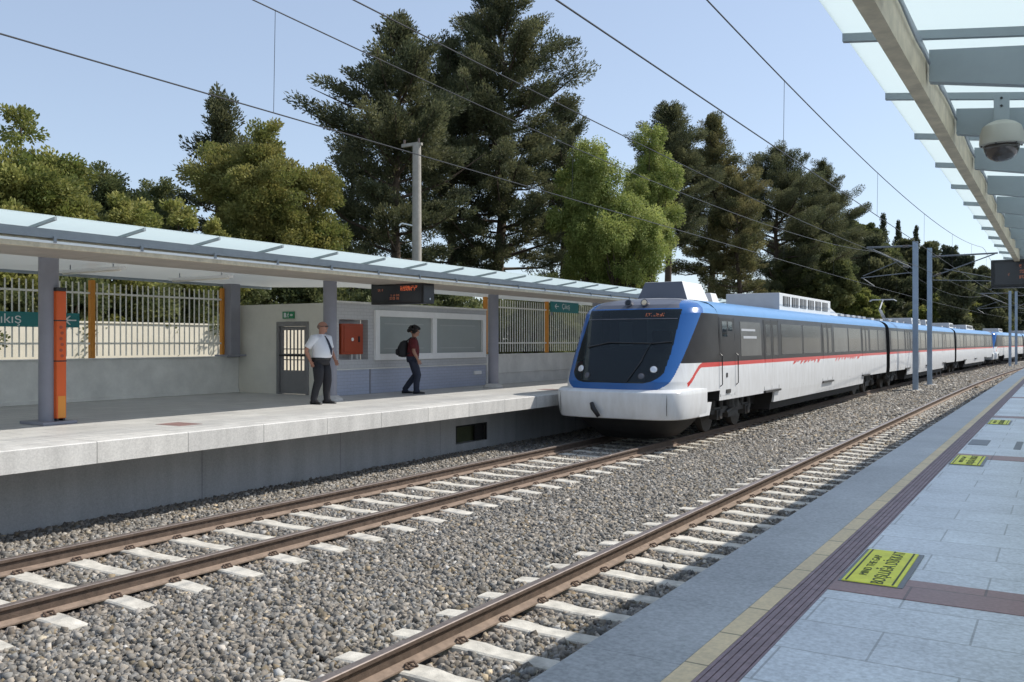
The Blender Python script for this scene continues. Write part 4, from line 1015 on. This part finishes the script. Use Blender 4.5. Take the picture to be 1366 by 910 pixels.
def person(x, y, heading, label, cfg):
    t = thing('person', label, 'person', (x, y, PZ))
    k = 1.13                                     # build a little broader, as the figures stand in the photograph
    T = Matrix.Translation((x, y, PZ)) @ Matrix.Rotation(R(heading), 4, 'Z') @ Matrix.Diagonal((k, k, cfg['H'] / 1.78, 1))
    J = cfg['J']
    N = {}; E = []
    def chain(names, pts, rs, start=None):
        prev = start
        for nme, p, r in zip(names, pts, rs):
            N[nme] = (p, r)
            if prev: E.append((prev, nme))
            prev = nme
    chain(['pelvis', 'waist', 'chest', 'collar', 'neck', 'jaw', 'skull', 'crown'],
          [(0, 0, .94), (cfg['lean'] * .2, 0, 1.08), (cfg['lean'] * .6, 0, 1.28), (cfg['lean'] * .8, 0, 1.44), (cfg['lean'] + .005, 0, 1.50), (cfg['lean'] + .035, 0, 1.585), (cfg['lean'] + .03, 0, 1.66), (cfg['lean'] + .015, 0, 1.72)],
          [(.12, .10), (.12, .10), (.13, .10), (.08, .07), .055, (.066, .075), (.085, .095), (.062, .07)])
    for s, sd in ((1, 'l'), (-1, 'r')):
        sh, el, wr, kn_, hd = J['shoulder' + sd], J['elbow' + sd], J['wrist' + sd], J['knee' + sd], J['ankle' + sd]
        chain(['sh' + sd, 'el' + sd, 'fa' + sd, 'wr' + sd], [sh, el, tuple((Vector(el) * .6 + Vector(wr) * .4)), wr], [.052, .043, .042, .028], 'collar')
        hip = (0, s * .10, .90)
        chain(['hip' + sd, 'kn' + sd, 'ca' + sd, 'an' + sd, 'toe' + sd], [hip, kn_, tuple(Vector(kn_) * .65 + Vector(hd) * .35), hd, (hd[0] + .10, hd[1] + s * .015, .035)], [.08, .056, .055, .03, .015], 'pelvis')
        # palm and five fingers
        w_ = Vector(wr); d = (Vector(wr) - Vector(el)).normalized(); side = Vector((1, 0, 0)); side = (side - d * side.dot(d)).normalized(); inn = d.cross(side) * (1 if s > 0 else -1)
        N['palm' + sd] = (tuple(w_ + d * .055), (.034, .022)); E.append(('wr' + sd, 'palm' + sd))
        for f_, (o_, L_) in enumerate(((.030, .062), (.010, .072), (-.010, .067), (-.028, .052))):
            a = w_ + d * .075 + side * o_; b_ = a + d * L_ * .55 + side * o_ * .15; c_ = b_ + d * L_ * .38 + inn * (-L_ * .28)
            for q, (pp, rr) in enumerate(((a, .0105), (b_, .0095), (c_, .008))):
                N[f'f{sd}{f_}{q}'] = (tuple(pp), rr); E.append((('palm' + sd) if q == 0 else f'f{sd}{f_}{q-1}', f'f{sd}{f_}{q}'))
        a = w_ + d * .03 + side * .034; b_ = a + d * .035 + side * .018; N['t' + sd + '0'] = (tuple(a), .012); N['t' + sd + '1'] = (tuple(b_), .0095)
        E.append(('palm' + sd, 't' + sd + '0')); E.append(('t' + sd + '0', 't' + sd + '1'))
    body = MB(); join_into(body, skin_mesh('b', N, E, None, None, T), T)
    # head: skull, nose, ears, lips
    hx = cfg['lean'] + .03; hd = Matrix.Translation((hx, 0, 1.655)) @ Matrix.Rotation(R(cfg['turn']), 4, 'Z')
    TH_ = T @ hd
    def hb(c, r, n=14, v=10):
        m_ = MB(); m_.ball(c, *r, n, v); body.add([TH_ @ Vector(q) for q in m_.v], m_.f)
    hb((0, 0, .02), (.098, .078, .105), 20, 14); hb((.03, 0, -.05), (.062, .058, .065)); hb((.096, 0, -.01), (.02, .012, .026)); hb((.088, 0, -.055), (.012, .026, .008)); hb((.075, 0, -.095), (.018, .022, .015))
    for s in (-1, 1): hb((-.005, s * .080, -.002), (.02, .010, .032)); 
    bo = body.build('body', M[cfg['skin']], t, smooth=True)
    e = MB()
    for s in (-1, 1):
        m_ = MB(); m_.ball((.088, s * .032, .015), .010, .012, .008, 8, 6); e.add([TH_ @ Vector(q) for q in m_.v], m_.f)
    e.build('eye', M['black'], t, smooth=True) if not cfg.get('glasses') else None
    # trousers
    tr = MB(); L = cfg['lean']; g = cfg['girth']
    rings = [ell(L * .2, 0, 1.0, .146 * g, .182 * g), ell(g * .01, 0, .96, .146 * g, .185 * g), ell(0, 0, .92, .135 * g, .18 * g), ell(0, 0, .84, .125 * g, .175 * g)]
    m_ = MB(); m_.loft(rings); tr.add([T @ Vector(v) for v in m_.v], m_.f)
    for s, sd in ((1, 'l'), (-1, 'r')):
        kn_, an = Vector(J['knee' + sd]), Vector(J['ankle' + sd]); hip = Vector((0, s * .095, .90))
        limb(tr, T, [hip, hip * .5 + kn_ * .5 + Vector((.015, 0, 0)), kn_ + Vector((.01, 0, 0)), kn_ * .5 + an * .5 + Vector((-.012, 0, 0)), an + Vector((-.005, 0, .03)), an + Vector((.015, 0, -.058))], [.098 * g, .094 * g, .078 * g, .072, .066, .074], 16)
    tr.build('trousers', M[cfg['trousers']], t, smooth=True)
    # shirt
    sh = MB(); b_ = cfg['belly']
    rings = [ell(L * .2, 0, cfg.get('hem', .965), .135 * g, .174 * g), ell(L * .25 + b_ * .35, 0, 1.04, .142 * g + b_ * .35, .184 * g), ell(L * .35 + b_ * .5, 0, 1.16, .142 * g + b_ * .5, .178 * g), ell(L * .5 + b_ * .3, 0, 1.27, .135 * g + b_ * .25, .185 * g), ell(L * .65, 0, 1.36, .125 * g, .195 * g), ell(L * .75, 0, 1.43, .105 * g, .18 * g), ell(L * .85, 0, 1.475, .08, .12), ell(L * .95, 0, 1.51, .06, .066)]
    m_ = MB(); m_.loft(rings); sh.add([T @ Vector(v) for v in m_.v], m_.f)
    for s, sd in ((1, 'l'), (-1, 'r')):
        a, b2 = Vector(J['shoulder' + sd]), Vector(J['elbow' + sd]); c0 = Vector((L * .75, s * .10, 1.43))
        limb(sh, T, [c0, a, a * .55 + b2 * .45, a * .22 + b2 * .78], [.075 * g, .078 * g, .072, .070], 14)
    sh.build('shirt', M[cfg['shirt']], t, smooth=True)
    s_ = MB()
    for s, sd in ((1, 'l'), (-1, 'r')):
        an = Vector(J['ankle' + sd]); m_ = MB()
        m_.loft([ell(an.x - .085, an.y, .004, .02, .03), ell(an.x - .085, an.y, .05, .03, .036), ell(an.x - .05, an.y, .1, .045, .045)]); 
        m_.v = []; m_.f = []; m_.m = []
        sec = [(-.085, .034, .075), (-.04, .043, .105), (.03, .044, .085), (.10, .05, .06), (.16, .044, .048), (.19, .02, .035)]
        m_.loft([[Vector((an.x + q, an.y + s * q * .12 + math.cos(a) * w_, max(0.002, h * .5 + math.sin(a) * h * .5))) for a in [2 * math.pi * k_ / 14 for k_ in range(14)]] for q, w_, h in sec])
        s_.add([T @ v for v in map(Vector, m_.v)], m_.f)
    s_.build('shoes', M['shoe'], t, smooth=True)
    if cfg.get('belt'):
        m_ = MB(); m_.loft([ell(L * .2 + .004, 0, 0.96, .152 * g, .190 * g), ell(L * .22 + .006, 0, 1.005, .154 * g, .190 * g)]); q = MB(); q.add([T @ Vector(v) for v in m_.v], m_.f); q.build('belt', M['black'], t, smooth=True)
    if cfg.get('tie'):
        q = MB(); pts = [(.085, .005, 1.47), (.148, .01, 1.38), (.19, .012, 1.28), (.232, .012, 1.18), (.238, .012, 1.06)]
        for (a, c), (w0, w1) in zip(zip(pts[:-1], pts[1:]), ((.018, .024), (.024, .030), (.030, .036), (.036, .004))):
            q.add([T @ Vector(v) for v in [(a[0], a[1] - w0, a[2]), (a[0], a[1] + w0, a[2]), (c[0], c[1] + w1, c[2]), (c[0], c[1] - w1, c[2]), (a[0] + .012, a[1] - w0, a[2]), (a[0] + .012, a[1] + w0, a[2]), (c[0] + .012, c[1] + w1, c[2]), (c[0] + .012, c[1] - w1, c[2])]], [(0, 3, 2, 1), (4, 5, 6, 7), (0, 1, 5, 4), (1, 2, 6, 5), (2, 3, 7, 6), (3, 0, 4, 7)])
        q.build('tie', M['tie'], t)
        q = MB(); limb(q, T, [(.055, -.05, 1.50), (.085, .0, 1.475), (.055, .06, 1.50)], [.014, .018, .014], 8); q.build('collar', M[cfg['shirt']], t)
    if cfg.get('glasses'):
        q = MB()
        for s in (-1, 1): m_ = MB(); m_.ball((.092, s * .034, .018), .010, .028, .019, 12, 8); q.add([TH_ @ Vector(v) for v in m_.v], m_.f); limb(q, TH_, [(.085, s * .06, .025), (.05, s * .083, .022), (-.01, s * .085, .015)], [.006, .006, .005], 6)
        limb(q, TH_, [(.10, -.02, .022), (.10, .02, .022)], [.004, .004], 6); q.build('sunglasses', M['black'], t, smooth=True)
        q = MB(); m_ = MB(); m_.ball((-.016, 0, .012), .092, .082, .075, 18, 8, 0, -.75, .55); q.add([TH_ @ Vector(v) for v in m_.v], m_.f); q.build('cropped_hair', M['stub'], t, smooth=True)
    if cfg.get('curly'):
        rr = random.Random(3); q = MB()
        for k_ in range(95):
            a = rr.uniform(0, 2 * math.pi); el = rr.uniform(-.35, 1.5); r = .122
            v = Vector((math.cos(a) * math.cos(el) * r - .022, math.sin(a) * math.cos(el) * r * .92, math.sin(el) * r * 1.08 + .028))
            if v.x > .045 and v.z < .075: continue
            m_ = MB(); s = rr.uniform(.03, .048); m_.ball(v, s, s, s, 7, 5); q.add([TH_ @ Vector(p_) for p_ in m_.v], m_.f)
        q.build('curly_hair', M['hair'], t, smooth=True)
    if cfg.get('pack'):
        q = thing('rucksack', 'black rucksack on the back of the man in the dark red shirt', 'rucksack', tuple(T @ Vector((-.2, 0, 1.2))))
        m_ = MB(); m_.loft([ell(-.20, 0, .98, .05, .09, 20, 3), ell(-.225, 0, 1.0, .095, .135, 20, 3), ell(-.235, 0, 1.1, .115, .15, 20, 3), ell(-.225, 0, 1.25, .11, .148, 20, 3), ell(-.19, 0, 1.38, .085, .13, 20, 3), ell(-.16, 0, 1.43, .045, .09, 20, 3)])
        z = MB(); z.add([T @ Vector(v) for v in m_.v], m_.f); z.build('bag', M['pack'], q, smooth=True)
        m_ = MB(); m_.loft([ell(-.335, 0, 1.03, .02, .1, 16, 3), ell(-.35, 0, 1.06, .035, .115, 16, 3), ell(-.35, 0, 1.18, .035, .115, 16, 3), ell(-.335, 0, 1.21, .015, .1, 16, 3)]); z = MB(); z.add([T @ Vector(v) for v in m_.v], m_.f); z.build('pocket', M['pack'], q, smooth=True)
        for s in (-1, 1):
            z = MB(); limb(z, T, [(-.14, s * .09, 1.40), (-.03, s * .10, 1.50), (.07, s * .10, 1.44), (.115, s * .105, 1.33), (.06, s * .165, 1.16), (-.12, s * .13, 1.06)], [.018] * 6, 8); z.build('strap', M['pack'], q, smooth=True)
    return t
person(-13.85, 14.57, 6, 'man in white short sleeved shirt, tie and sunglasses standing beside the column', dict(H=1.80, lean=.01, turn=12, girth=1.12, belly=.075, skin='skin', shirt='shirt', trousers='trousers', belt=1, tie=1, glasses=1, J=dict(
    shoulderl=(.01, .205, 1.42), elbowl=(.04, .275, 1.15), wristl=(.16, .24, .95), shoulderr=(-.01, -.205, 1.42), elbowr=(-.13, -.29, 1.16), wristr=(-.06, -.235, .93),
    kneel=(.05, .125, .50), anklel=(.03, .16, .09), kneer=(.02, -.11, .50), ankler=(-.06, -.13, .09))))
person(-14.6, 18.77, 38, 'man with curly black hair, dark red shirt and rucksack walking before the notice board', dict(H=1.74, lean=.03, turn=-4, girth=1.0, belly=.015, skin='skin2', shirt='shirt2', trousers='jeans', curly=1, pack=1, hem=.93, J=dict(
    shoulderl=(.02, .185, 1.42), elbowl=(-.02, .235, 1.14), wristl=(.07, .225, .92), shoulderr=(.02, -.185, 1.42), elbowr=(.03, -.235, 1.14), wristr=(.13, -.22, .91),
    kneel=(.07, .10, .50), anklel=(-.16, .11, .09), kneer=(.12, -.10, .50), ankler=(.10, -.11, .09))))
#>>PEOPLE
#<<TREES
# ------------------------------------------------------------------ trees
def leaf_quads(P, A, L_, W, rng, tint, flat=None):
    n = len(P); A = A / (np.linalg.norm(A, axis=1)[:, None] + 1e-9)
    Bv = np.cross(A, rng.normal(size=(n, 3))); Bv /= (np.linalg.norm(Bv, axis=1)[:, None] + 1e-9)
    L_ = L_ * rng.uniform(.6, 1.35, (n, 1)); W = W * rng.uniform(.6, 1.3, (n, 1))
    V = np.stack([P - A * L_ * .5, P + Bv * W * .5 + A * L_ * .08, P + A * L_ * .5, P - Bv * W * .5 + A * L_ * .08], 1)
    Fq = np.arange(n * 4).reshape(n, 4)
    return V.reshape(-1, 3), Fq, np.repeat(np.concatenate([tint, np.ones((n, 1))], 1), 4, axis=0)
PAL = dict(pine=((0.066, 0.079, 0.040), (0.165, 0.166, 0.080)), pineb=((0.094, 0.106, 0.045), (0.237, 0.206, 0.088)), yellow=((0.172, 0.190, 0.052), (0.345, 0.310, 0.098)), broad=((0.143, 0.176, 0.047), (0.312, 0.305, 0.091)), dark=((0.095, 0.121, 0.049), (0.203, 0.213, 0.081)), bright=((0.179, 0.235, 0.056), (0.403, 0.426, 0.129)), cyp=((0.047, 0.060, 0.039), (0.098, 0.107, 0.062)), shrub=((0.184, 0.207, 0.052), (0.391, 0.368, 0.115)))
def tree(kind, px, X, top, half, label, seed, name=None, leaf=None, dens=1.0, group=None, base=1.0, pal=None, Y=None, lowfrac=None, taper=5.0, fat=1.0):
    rng = np.random.default_rng(seed)
    if Y is None: Y = y_at(px, X)
    Xo = X + 0.0
    d = Y * C_ - Xo * S_; H = EYE + (HZ - top) / F * d - base; Rr = half / F * d
    t = thing(name or {'pine': 'pine_tree', 'cyp': 'cypress_tree', 'shrub': 'shrub'}.get(kind, 'tree'), label, 'shrub' if kind == 'shrub' else 'tree', (Xo, Y, base), group)
    t.rotation_euler = (0, 0, 0)
    trunk = MB(); cl = []       # clumps: centre, radii, axis bias
    org = np.array([Xo, Y, base])
    if kind == 'pine':
        bend = rng.normal(0, .25, (6, 2)); zs = np.linspace(0, H * .94, 6)
        tp = [Vector((Xo + bend[i, 0] * (i > 0) * .7, Y + bend[i, 1] * (i > 0) * .7, base - .3 + zs[i])) for i in range(6)]
        trunk.tube(tp, [max(.05, (.016 * H + .05) * (1 - .88 * i / 5)) for i in range(6)], 9)
        lo = lowfrac if lowfrac else .26
        nb = int(66 * min(1.4, H / 20) * (1 if Rr > 2.2 else .8)); az = rng.uniform(0, 6.28)
        for k in range(nb):
            tt = lo + (1 - lo) * ((k + rng.uniform(0, 1)) / nb) ** .92; az += 2.4 + rng.normal(0, .35)
            s = (tt - lo) / (1 - lo); prof = (.55 + .50 * math.sin(math.pi * min(1, s * .85 + .15))) * (1 - s ** taper) + .08
            Lb = Rr * prof * rng.uniform(.55, 1.18); z0 = base + tt * H * .94
            fi = tt * 5; i0 = min(4, int(fi)); c0 = np.array(tp[i0].lerp(tp[i0 + 1], fi - i0)); c0[2] = z0
            el = R(rng.uniform(-6, 20) + 30 * s ** 2); dv = np.array([math.cos(az) * math.cos(el), math.sin(az) * math.cos(el), math.sin(el)])
            tip = c0 + dv * Lb + np.array([0, 0, .10 * Lb])
            mid = c0 + dv * Lb * .55 + np.array([0, 0, -.03 * Lb])
            trunk.tube([Vector(c0), Vector(mid), Vector(tip)], [.035 + .012 * Lb, .03 + .006 * Lb, .015], 5, cap=False)
            nc = max(2, int(Lb / .62))
            for j in range(nc):
                f_ = .28 + .66 * (j + .5) / nc; c = c0 * (1 - f_) + tip * f_ + rng.normal(0, .16 + .05 * Lb, 3) * np.array([1, 1, .6])
                r = rng.uniform(.34, .78) * (1.1 if Lb > 2 else .95) * fat * (.8 if s < .35 else 1)
                cl.append((c, np.array([r, r, r * .72]) * .88, dv * .8 + np.array([0, 0, .35]), .9))
        for k in range(5): cl.append((np.array(tp[5]) + rng.normal(0, .25, 3) + np.array([0, 0, k * .12]), np.array([.4, .4, .5]), np.array([0, 0, 1.0]), .0))
        ls, lw, per = leaf or (.22, .075), None, 215
    elif kind == 'cyp':
        trunk.tube([(Xo, Y, base - .3), (Xo, Y, base + H * .95)], [.16, .03], 7)
        n_ = int(H * 5.5)
        for k in range(n_):
            s = (k + .5) / n_; r = Rr * (1 - s ** 1.7) * (.5 + .5 * min(1, s * 6)) + .12; a = rng.uniform(0, 6.28)
            q = r * rng.uniform(.25, .95); c = np.array([Xo + math.cos(a) * q, Y + math.sin(a) * q, base + .3 + s * (H - .35)])
            cl.append((c, np.array([.42, .42, .75]) * rng.uniform(.7, 1.15), np.array([math.cos(a) * .35, math.sin(a) * .35, 1.0]), .0))
        ls, lw, per = leaf or (.34, .10), None, 90
    else:
        th = H * (.30 if kind != 'shrub' else .12)
        trunk.tube([(Xo, Y, base - .3), (Xo + rng.normal(0, .1), Y, base + th * .6), (Xo + rng.normal(0, .2), Y + rng.normal(0, .2), base + H * .62)], [.05 + .018 * H, .04 + .014 * H, .06], 9)
        nl = 14 if kind == 'shrub' else (28 if kind == 'bright' else 26)
        cz = base + th * .75 + (H - th * .75) * .5; rz = (H - th * .75) * .5
        for k in range(nl):
            v = rng.normal(size=3); v /= np.linalg.norm(v); v[2] = v[2] * .95
            q = rng.uniform(.38, .76); lc = np.array([Xo + v[0] * Rr * q, Y + v[1] * Rr * q, cz + v[2] * rz * q]); 
            lr = rng.uniform(.30, .50) * min(Rr, rz) * (1.0 if kind != 'bright' else .8)
            if k == 0: lc = np.array([Xo, Y, cz + rz * .72]); lr = .36 * min(Rr, rz)
            trunk.tube([(Xo, Y, base + th * rng.uniform(.6, 1.3)), tuple((lc + np.array([Xo, Y, base + th])) / 2 + np.array([0, 0, .1])), tuple(lc)], [.05 + .008 * H, .04, .02], 5, cap=False)
            ns = int(np.clip(15 * (lr / .8) ** 2, 12, 34))
            for j in range(ns):
                w_ = rng.normal(size=3); w_ /= np.linalg.norm(w_)
                c = lc + w_ * lr * rng.uniform(.55, 1.08) * np.array([1, 1, .85]); r = lr * rng.uniform(.22, .42) + .10
                ax = w_ * .8 + np.array([0, 0, .35 if kind != 'bright' else -1.0])
                cl.append((c, np.array([r, r, r * (.75 if kind != 'bright' else 1.35)]), ax, .0))
        ls, lw, per = leaf or (.13, .075), None, 205
    p0, p1 = [np.array(q) for q in PAL[pal or kind if (pal or kind) in PAL else 'broad']]
    Ps, As, Ts = [], [], []
    for (c, rad, ax, elo) in cl:
        n_ = max(8, int(per * dens * (rad[0] / .5) ** 1.6)); 
        v = rng.normal(size=(n_, 3)); v /= np.linalg.norm(v, axis=1)[:, None]
        v *= rng.random((n_, 1)) ** .45
        if elo:
            an = ax / np.linalg.norm(ax); v = v + an * (v @ an)[:, None] * elo * rng.uniform(.5, 1.3)
        Ps.append(c + v * rad); As.append(v * 1.1 + ax + rng.normal(0, .6, (n_, 3)))
        m = rng.uniform(0, 1); mixv = np.clip(m + rng.normal(0, .22, (n_, 1)), 0, 1)
        Ts.append((p0 * (1 - mixv) + p1 * mixv) * rng.uniform(.82, 1.2))
    V, Fq, Cc = leaf_quads(np.concatenate(Ps), np.concatenate(As), ls[0], ls[1], rng, np.concatenate(Ts))
    np_mesh('crown' if kind != 'shrub' else 'foliage', V - np.array([Xo, Y, base]), Fq, Cc, M['leaf'], t)
    trunk.build('trunk' if kind != 'shrub' else 'stem', M['bark'], t, smooth=True)
    return t
TG = 'trees behind the far platform'
# left of the picture
tree('broad', 28, -26.5, 128, 92, 'round olive green tree at the left edge of the picture', 11, group=TG, dens=1.2)
tree('dark', 130, -36, 218, 88, 'low dark tree right of the round olive one, against the sky', 12, group=TG, pal='dark')
tree('dark', 205, -38, 222, 55, 'small dark tree with a rounded top in the gap left of the yellow green tree', 13, group=TG, pal='dark')
tree('dark', 60, -33, 205, 70, 'dark tree crown just behind the round olive tree', 113, group=TG, pal='dark')
tree('yellow', 350, -27.5, 150, 88, 'tall yellow green tree left of the concrete pole', 14, group=TG, dens=1.25)
tree('pine', 290, -33, 118, 50, 'dark pine peeping out behind the yellow green tree', 15, group=TG, lowfrac=.45)
tree('yellow', 425, -26.5, 268, 52, 'small yellow green tree at the foot of the giant left pine', 16, group=TG, pal='broad')
# the giant pines
tree('pine', 534, -30, 2, 112, 'giant dark pine behind the concrete pole, leaning to the left', 17, group=TG, dens=1.15, lowfrac=.16, taper=6, fat=1.08)
tree('pine', 662, -31.5, -48, 112, 'tallest pine of all, its top cut by the upper edge', 18, group=TG, dens=1.15, lowfrac=.16, taper=6, fat=1.12)
tree('pine', 752, -33, 118, 56, 'dark pine leaning out to the right of the tallest pine', 19, group=TG, dens=1.1, lowfrac=.3)
tree('pine', 470, -36, 165, 50, 'thin bluish pine behind the left giant pine', 20, group=TG, lowfrac=.2, dens=.7)
tree('pine', 602, -34.5, 30, 86, 'dark pine filling the gap between the two giant pines', 191, group=TG, dens=1.0, lowfrac=.25, taper=6)
# bright trees
tree('bright', 784, -24.6, 178, 66, 'bright green drooping tree, left and lower one of the bright pair', 21, group=TG, name='willow_tree', dens=1.2)
tree('bright', 866, -23.8, 150, 52, 'bright green drooping tree, slim and taller one of the bright pair', 22, group=TG, name='willow_tree', dens=1.2)
tree('bright', 826, -22.5, 250, 64, 'low bright green tree behind the train cab', 23, group=TG, name='willow_tree', pal='bright')
# right of them
tree('pine', 893, -30, 124, 58, 'dark pine with bare lower trunk right of the bright trees', 24, group=TG, lowfrac=.42, fat=1.25)
tree('pine', 950, -30.5, 140, 64, 'brownish pine with yellowing branches', 25, group=TG, pal='pineb', lowfrac=.3, fat=1.25, taper=3)
tree('pine', 985, -27, 225, 42, 'lower brownish pine in front of the dark pine pair', 251, group=TG, pal='pineb', lowfrac=.2)
tree('pine', 1035, -29, 184, 90, 'broad dark pine, left one of the dark pair above the train', 26, group=TG, lowfrac=.12, taper=4, fat=1.3)
tree('pine', 1098, -30, 204, 66, 'dark pine with an upright tip, right one of the dark pair above the train', 27, group=TG, lowfrac=.12, taper=3.4, fat=1.3)
tree('dark', 1085, -25, 318, 62, 'dull green tree low beneath the dark pine pair', 28, group=TG, pal='dark', leaf=(.34, .2))
tree('dark', 1150, -27, 296, 56, 'dull green tree right of the dark pine pair', 29, group=TG, pal='dark', leaf=(.4, .24))
tree('cyp', 1178, -29, 288, 19, 'tallest of three slim cypresses, leftmost of the three', 30, group=TG, leaf=(.42, .16), dens=1.2)
tree('cyp', 1198, -29.5, 296, 17, 'slim cypress standing in the middle of the three', 31, group=TG, leaf=(.42, .16), dens=1.2)
tree('cyp', 1222, -29, 303, 20, 'slim cypress just left of the near masts', 32, group=TG, leaf=(.42, .16), dens=1.2)
far = [(1165, 312, 48, 'pine', 'far conifer beneath the leftmost cypress'), (1208, 316, 44, 'pine', 'far conifer beneath the cypress by the masts'), (1241, 320, 36, 'pine', 'far conifer showing between the two near masts'), (1264, 328, 32, 'pine', 'pointed far conifer just right of the near masts'), (1288, 341, 33, 'pine', 'far conifer second to the right of the near masts'), (1312, 355, 33, 'pine', 'far conifer third to the right of the near masts'), (1336, 368, 30, 'pine', 'far conifer left of the far masts'), (1360, 379, 30, 'pine', 'far conifer at the right edge of the picture'), (1388, 396, 28, 'pine', 'far conifer just past the right edge'), (1276, 362, 26, 'pine', 'shorter far conifer between the first two right of the near masts'), (1324, 380, 24, 'pine', 'shorter far conifer below the third one right of the masts'), (1226, 350, 30, 'pine', 'shorter far conifer hidden behind the near mast')]
for i, (px, tp, hf, kd, lb) in enumerate(far):
    Yf = 128 + i * 11 + (12 if i % 2 else 0) if i < 9 else 120 + (i - 9) * 16
    u = (px - 683) / F; Xf = Yf * (u * C_ - S_) / (C_ + u * S_)
    tree(kd, px, Xf, tp, hf, lb, 60 + i, group=TG, Y=Yf, lowfrac=.05, taper=1.5, fat=1.7, leaf=(.55, .20), pal='cyp' if i in (3, 4, 6) else None, dens=.9)
for i, (px, tp, hf) in enumerate(((1135, 385, 40), (1255, 395, 34), (1290, 405, 30), (1190, 392, 36), (1325, 412, 26))):
    Yf = 112 + i * 14; u = (px - 683) / F; Xf = Yf * (u * C_ - S_) / (C_ + u * S_)
    tree('broad', px, Xf, tp, hf, ['green bush behind the train left of the leftmost cypress', 'bright green bush behind the second near mast', 'green bush right of the near masts behind the train', 'green bush behind the train below the cypresses', 'far green bush behind the last carriages'][i], 80 + i, name='bush', group='bushes behind the train', Y=Yf, leaf=(.5, .3), dens=.7, pal='broad')
# shrubs just behind the cream wall
SG = 'shrubs behind the cream wall'
for i, (px, tp, hf, lb) in enumerate(((-75, 256, 75, 'yellow green shrub beyond the left edge'), (20, 258, 66, 'yellow green shrub above the canopy at the left edge'), (98, 250, 66, 'yellow green shrub second from the left above the canopy'), (170, 243, 66, 'tallest yellow green shrub above the canopy'), (238, 252, 58, 'yellow green shrub left of the yellow green tree'), (290, 276, 48, 'lowest yellow green shrub at the foot of the yellow green tree'))):
    tree('shrub', px, -24.6, tp, hf, lb, 40 + i, group=SG, dens=1.3)
for i in range(24):
    Y = 5 + i * 2.5 if i < 9 else 24.5 + (i - 9) * 3.1; X = -24.5 if Y < 25 else -19.6 - (i % 3) * .9
    tree('shrub', 0, X, 0, 0, '', 140 + i) if False else None
    u = (Y * S_ + X * C_) / (Y * C_ - X * S_); px = 683 + F * u; d = Y * C_ - X * S_
    tp = HZ - (random.uniform(2.3, 3.2)) / d * F; hf = (1.95 if Y < 25 else 2.3) / d * F
    tree('shrub', px, X, tp, hf, 'dark green hedge shrub in the row behind the railings and the grey building', 140 + i, group='hedge behind the railings', Y=Y, pal='dark', dens=1.0)
#>>TREES

# ------------------------------------------------------------------ light, sky, camera
w = bpy.data.worlds.new('World'); scene.world = w; w.use_nodes = True
n = w.node_tree; bg = n.nodes['Background']; sky = n.nodes.new('ShaderNodeTexSky'); sky.sky_type = 'NISHITA'
SUN = Vector((.62, .76, 1.0)).normalized()
sky.sun_disc = False; sky.sun_elevation = math.asin(SUN.z); sky.sun_rotation = math.atan2(SUN.x, SUN.y)
sky.air_density = 1.0; sky.dust_density = .5; sky.ozone_density = 1.6
hs = n.nodes.new('ShaderNodeHueSaturation'); hs.inputs['Saturation'].default_value = .8; hs.inputs['Value'].default_value = .68
n.links.new(sky.outputs[0], hs.inputs['Color']); hz = n.nodes.new('ShaderNodeMix'); hz.data_type = 'RGBA'; hz.inputs[0].default_value = .45; hz.inputs[7].default_value = (1.70, 2.14, 2.90, 1)   # thin summer haze over the whole sky
n.links.new(hs.outputs[0], hz.inputs[6]); n.links.new(hz.outputs[2], bg.inputs[0]); bg.inputs[1].default_value = .15
ld = bpy.data.lights.new('sun', 'SUN'); ld.energy = 2.6; ld.angle = R(.53); ld.color = (1, .95, .87)
lo = bpy.data.objects.new('sun', ld); col.objects.link(lo); lo.rotation_euler = (-SUN).to_track_quat('-Z', 'Y').to_euler()
cd = bpy.data.cameras.new('camera'); co = bpy.data.objects.new('camera', cd); col.objects.link(co)
co.location = (0, 0, EYE); co.rotation_euler = (R(90), 0, TH); cd.sensor_width = 36; cd.lens = 36 * F / 1366; cd.clip_end = 9000; cd.clip_start = .05
cd.shift_y = (HZ - 455) / 1366
scene.camera = co
scene.view_settings.view_transform = 'Standard'; scene.view_settings.look = 'None'; scene.view_settings.gamma = 1; scene.view_settings.exposure = .84
scene.render.engine = 'CYCLES'
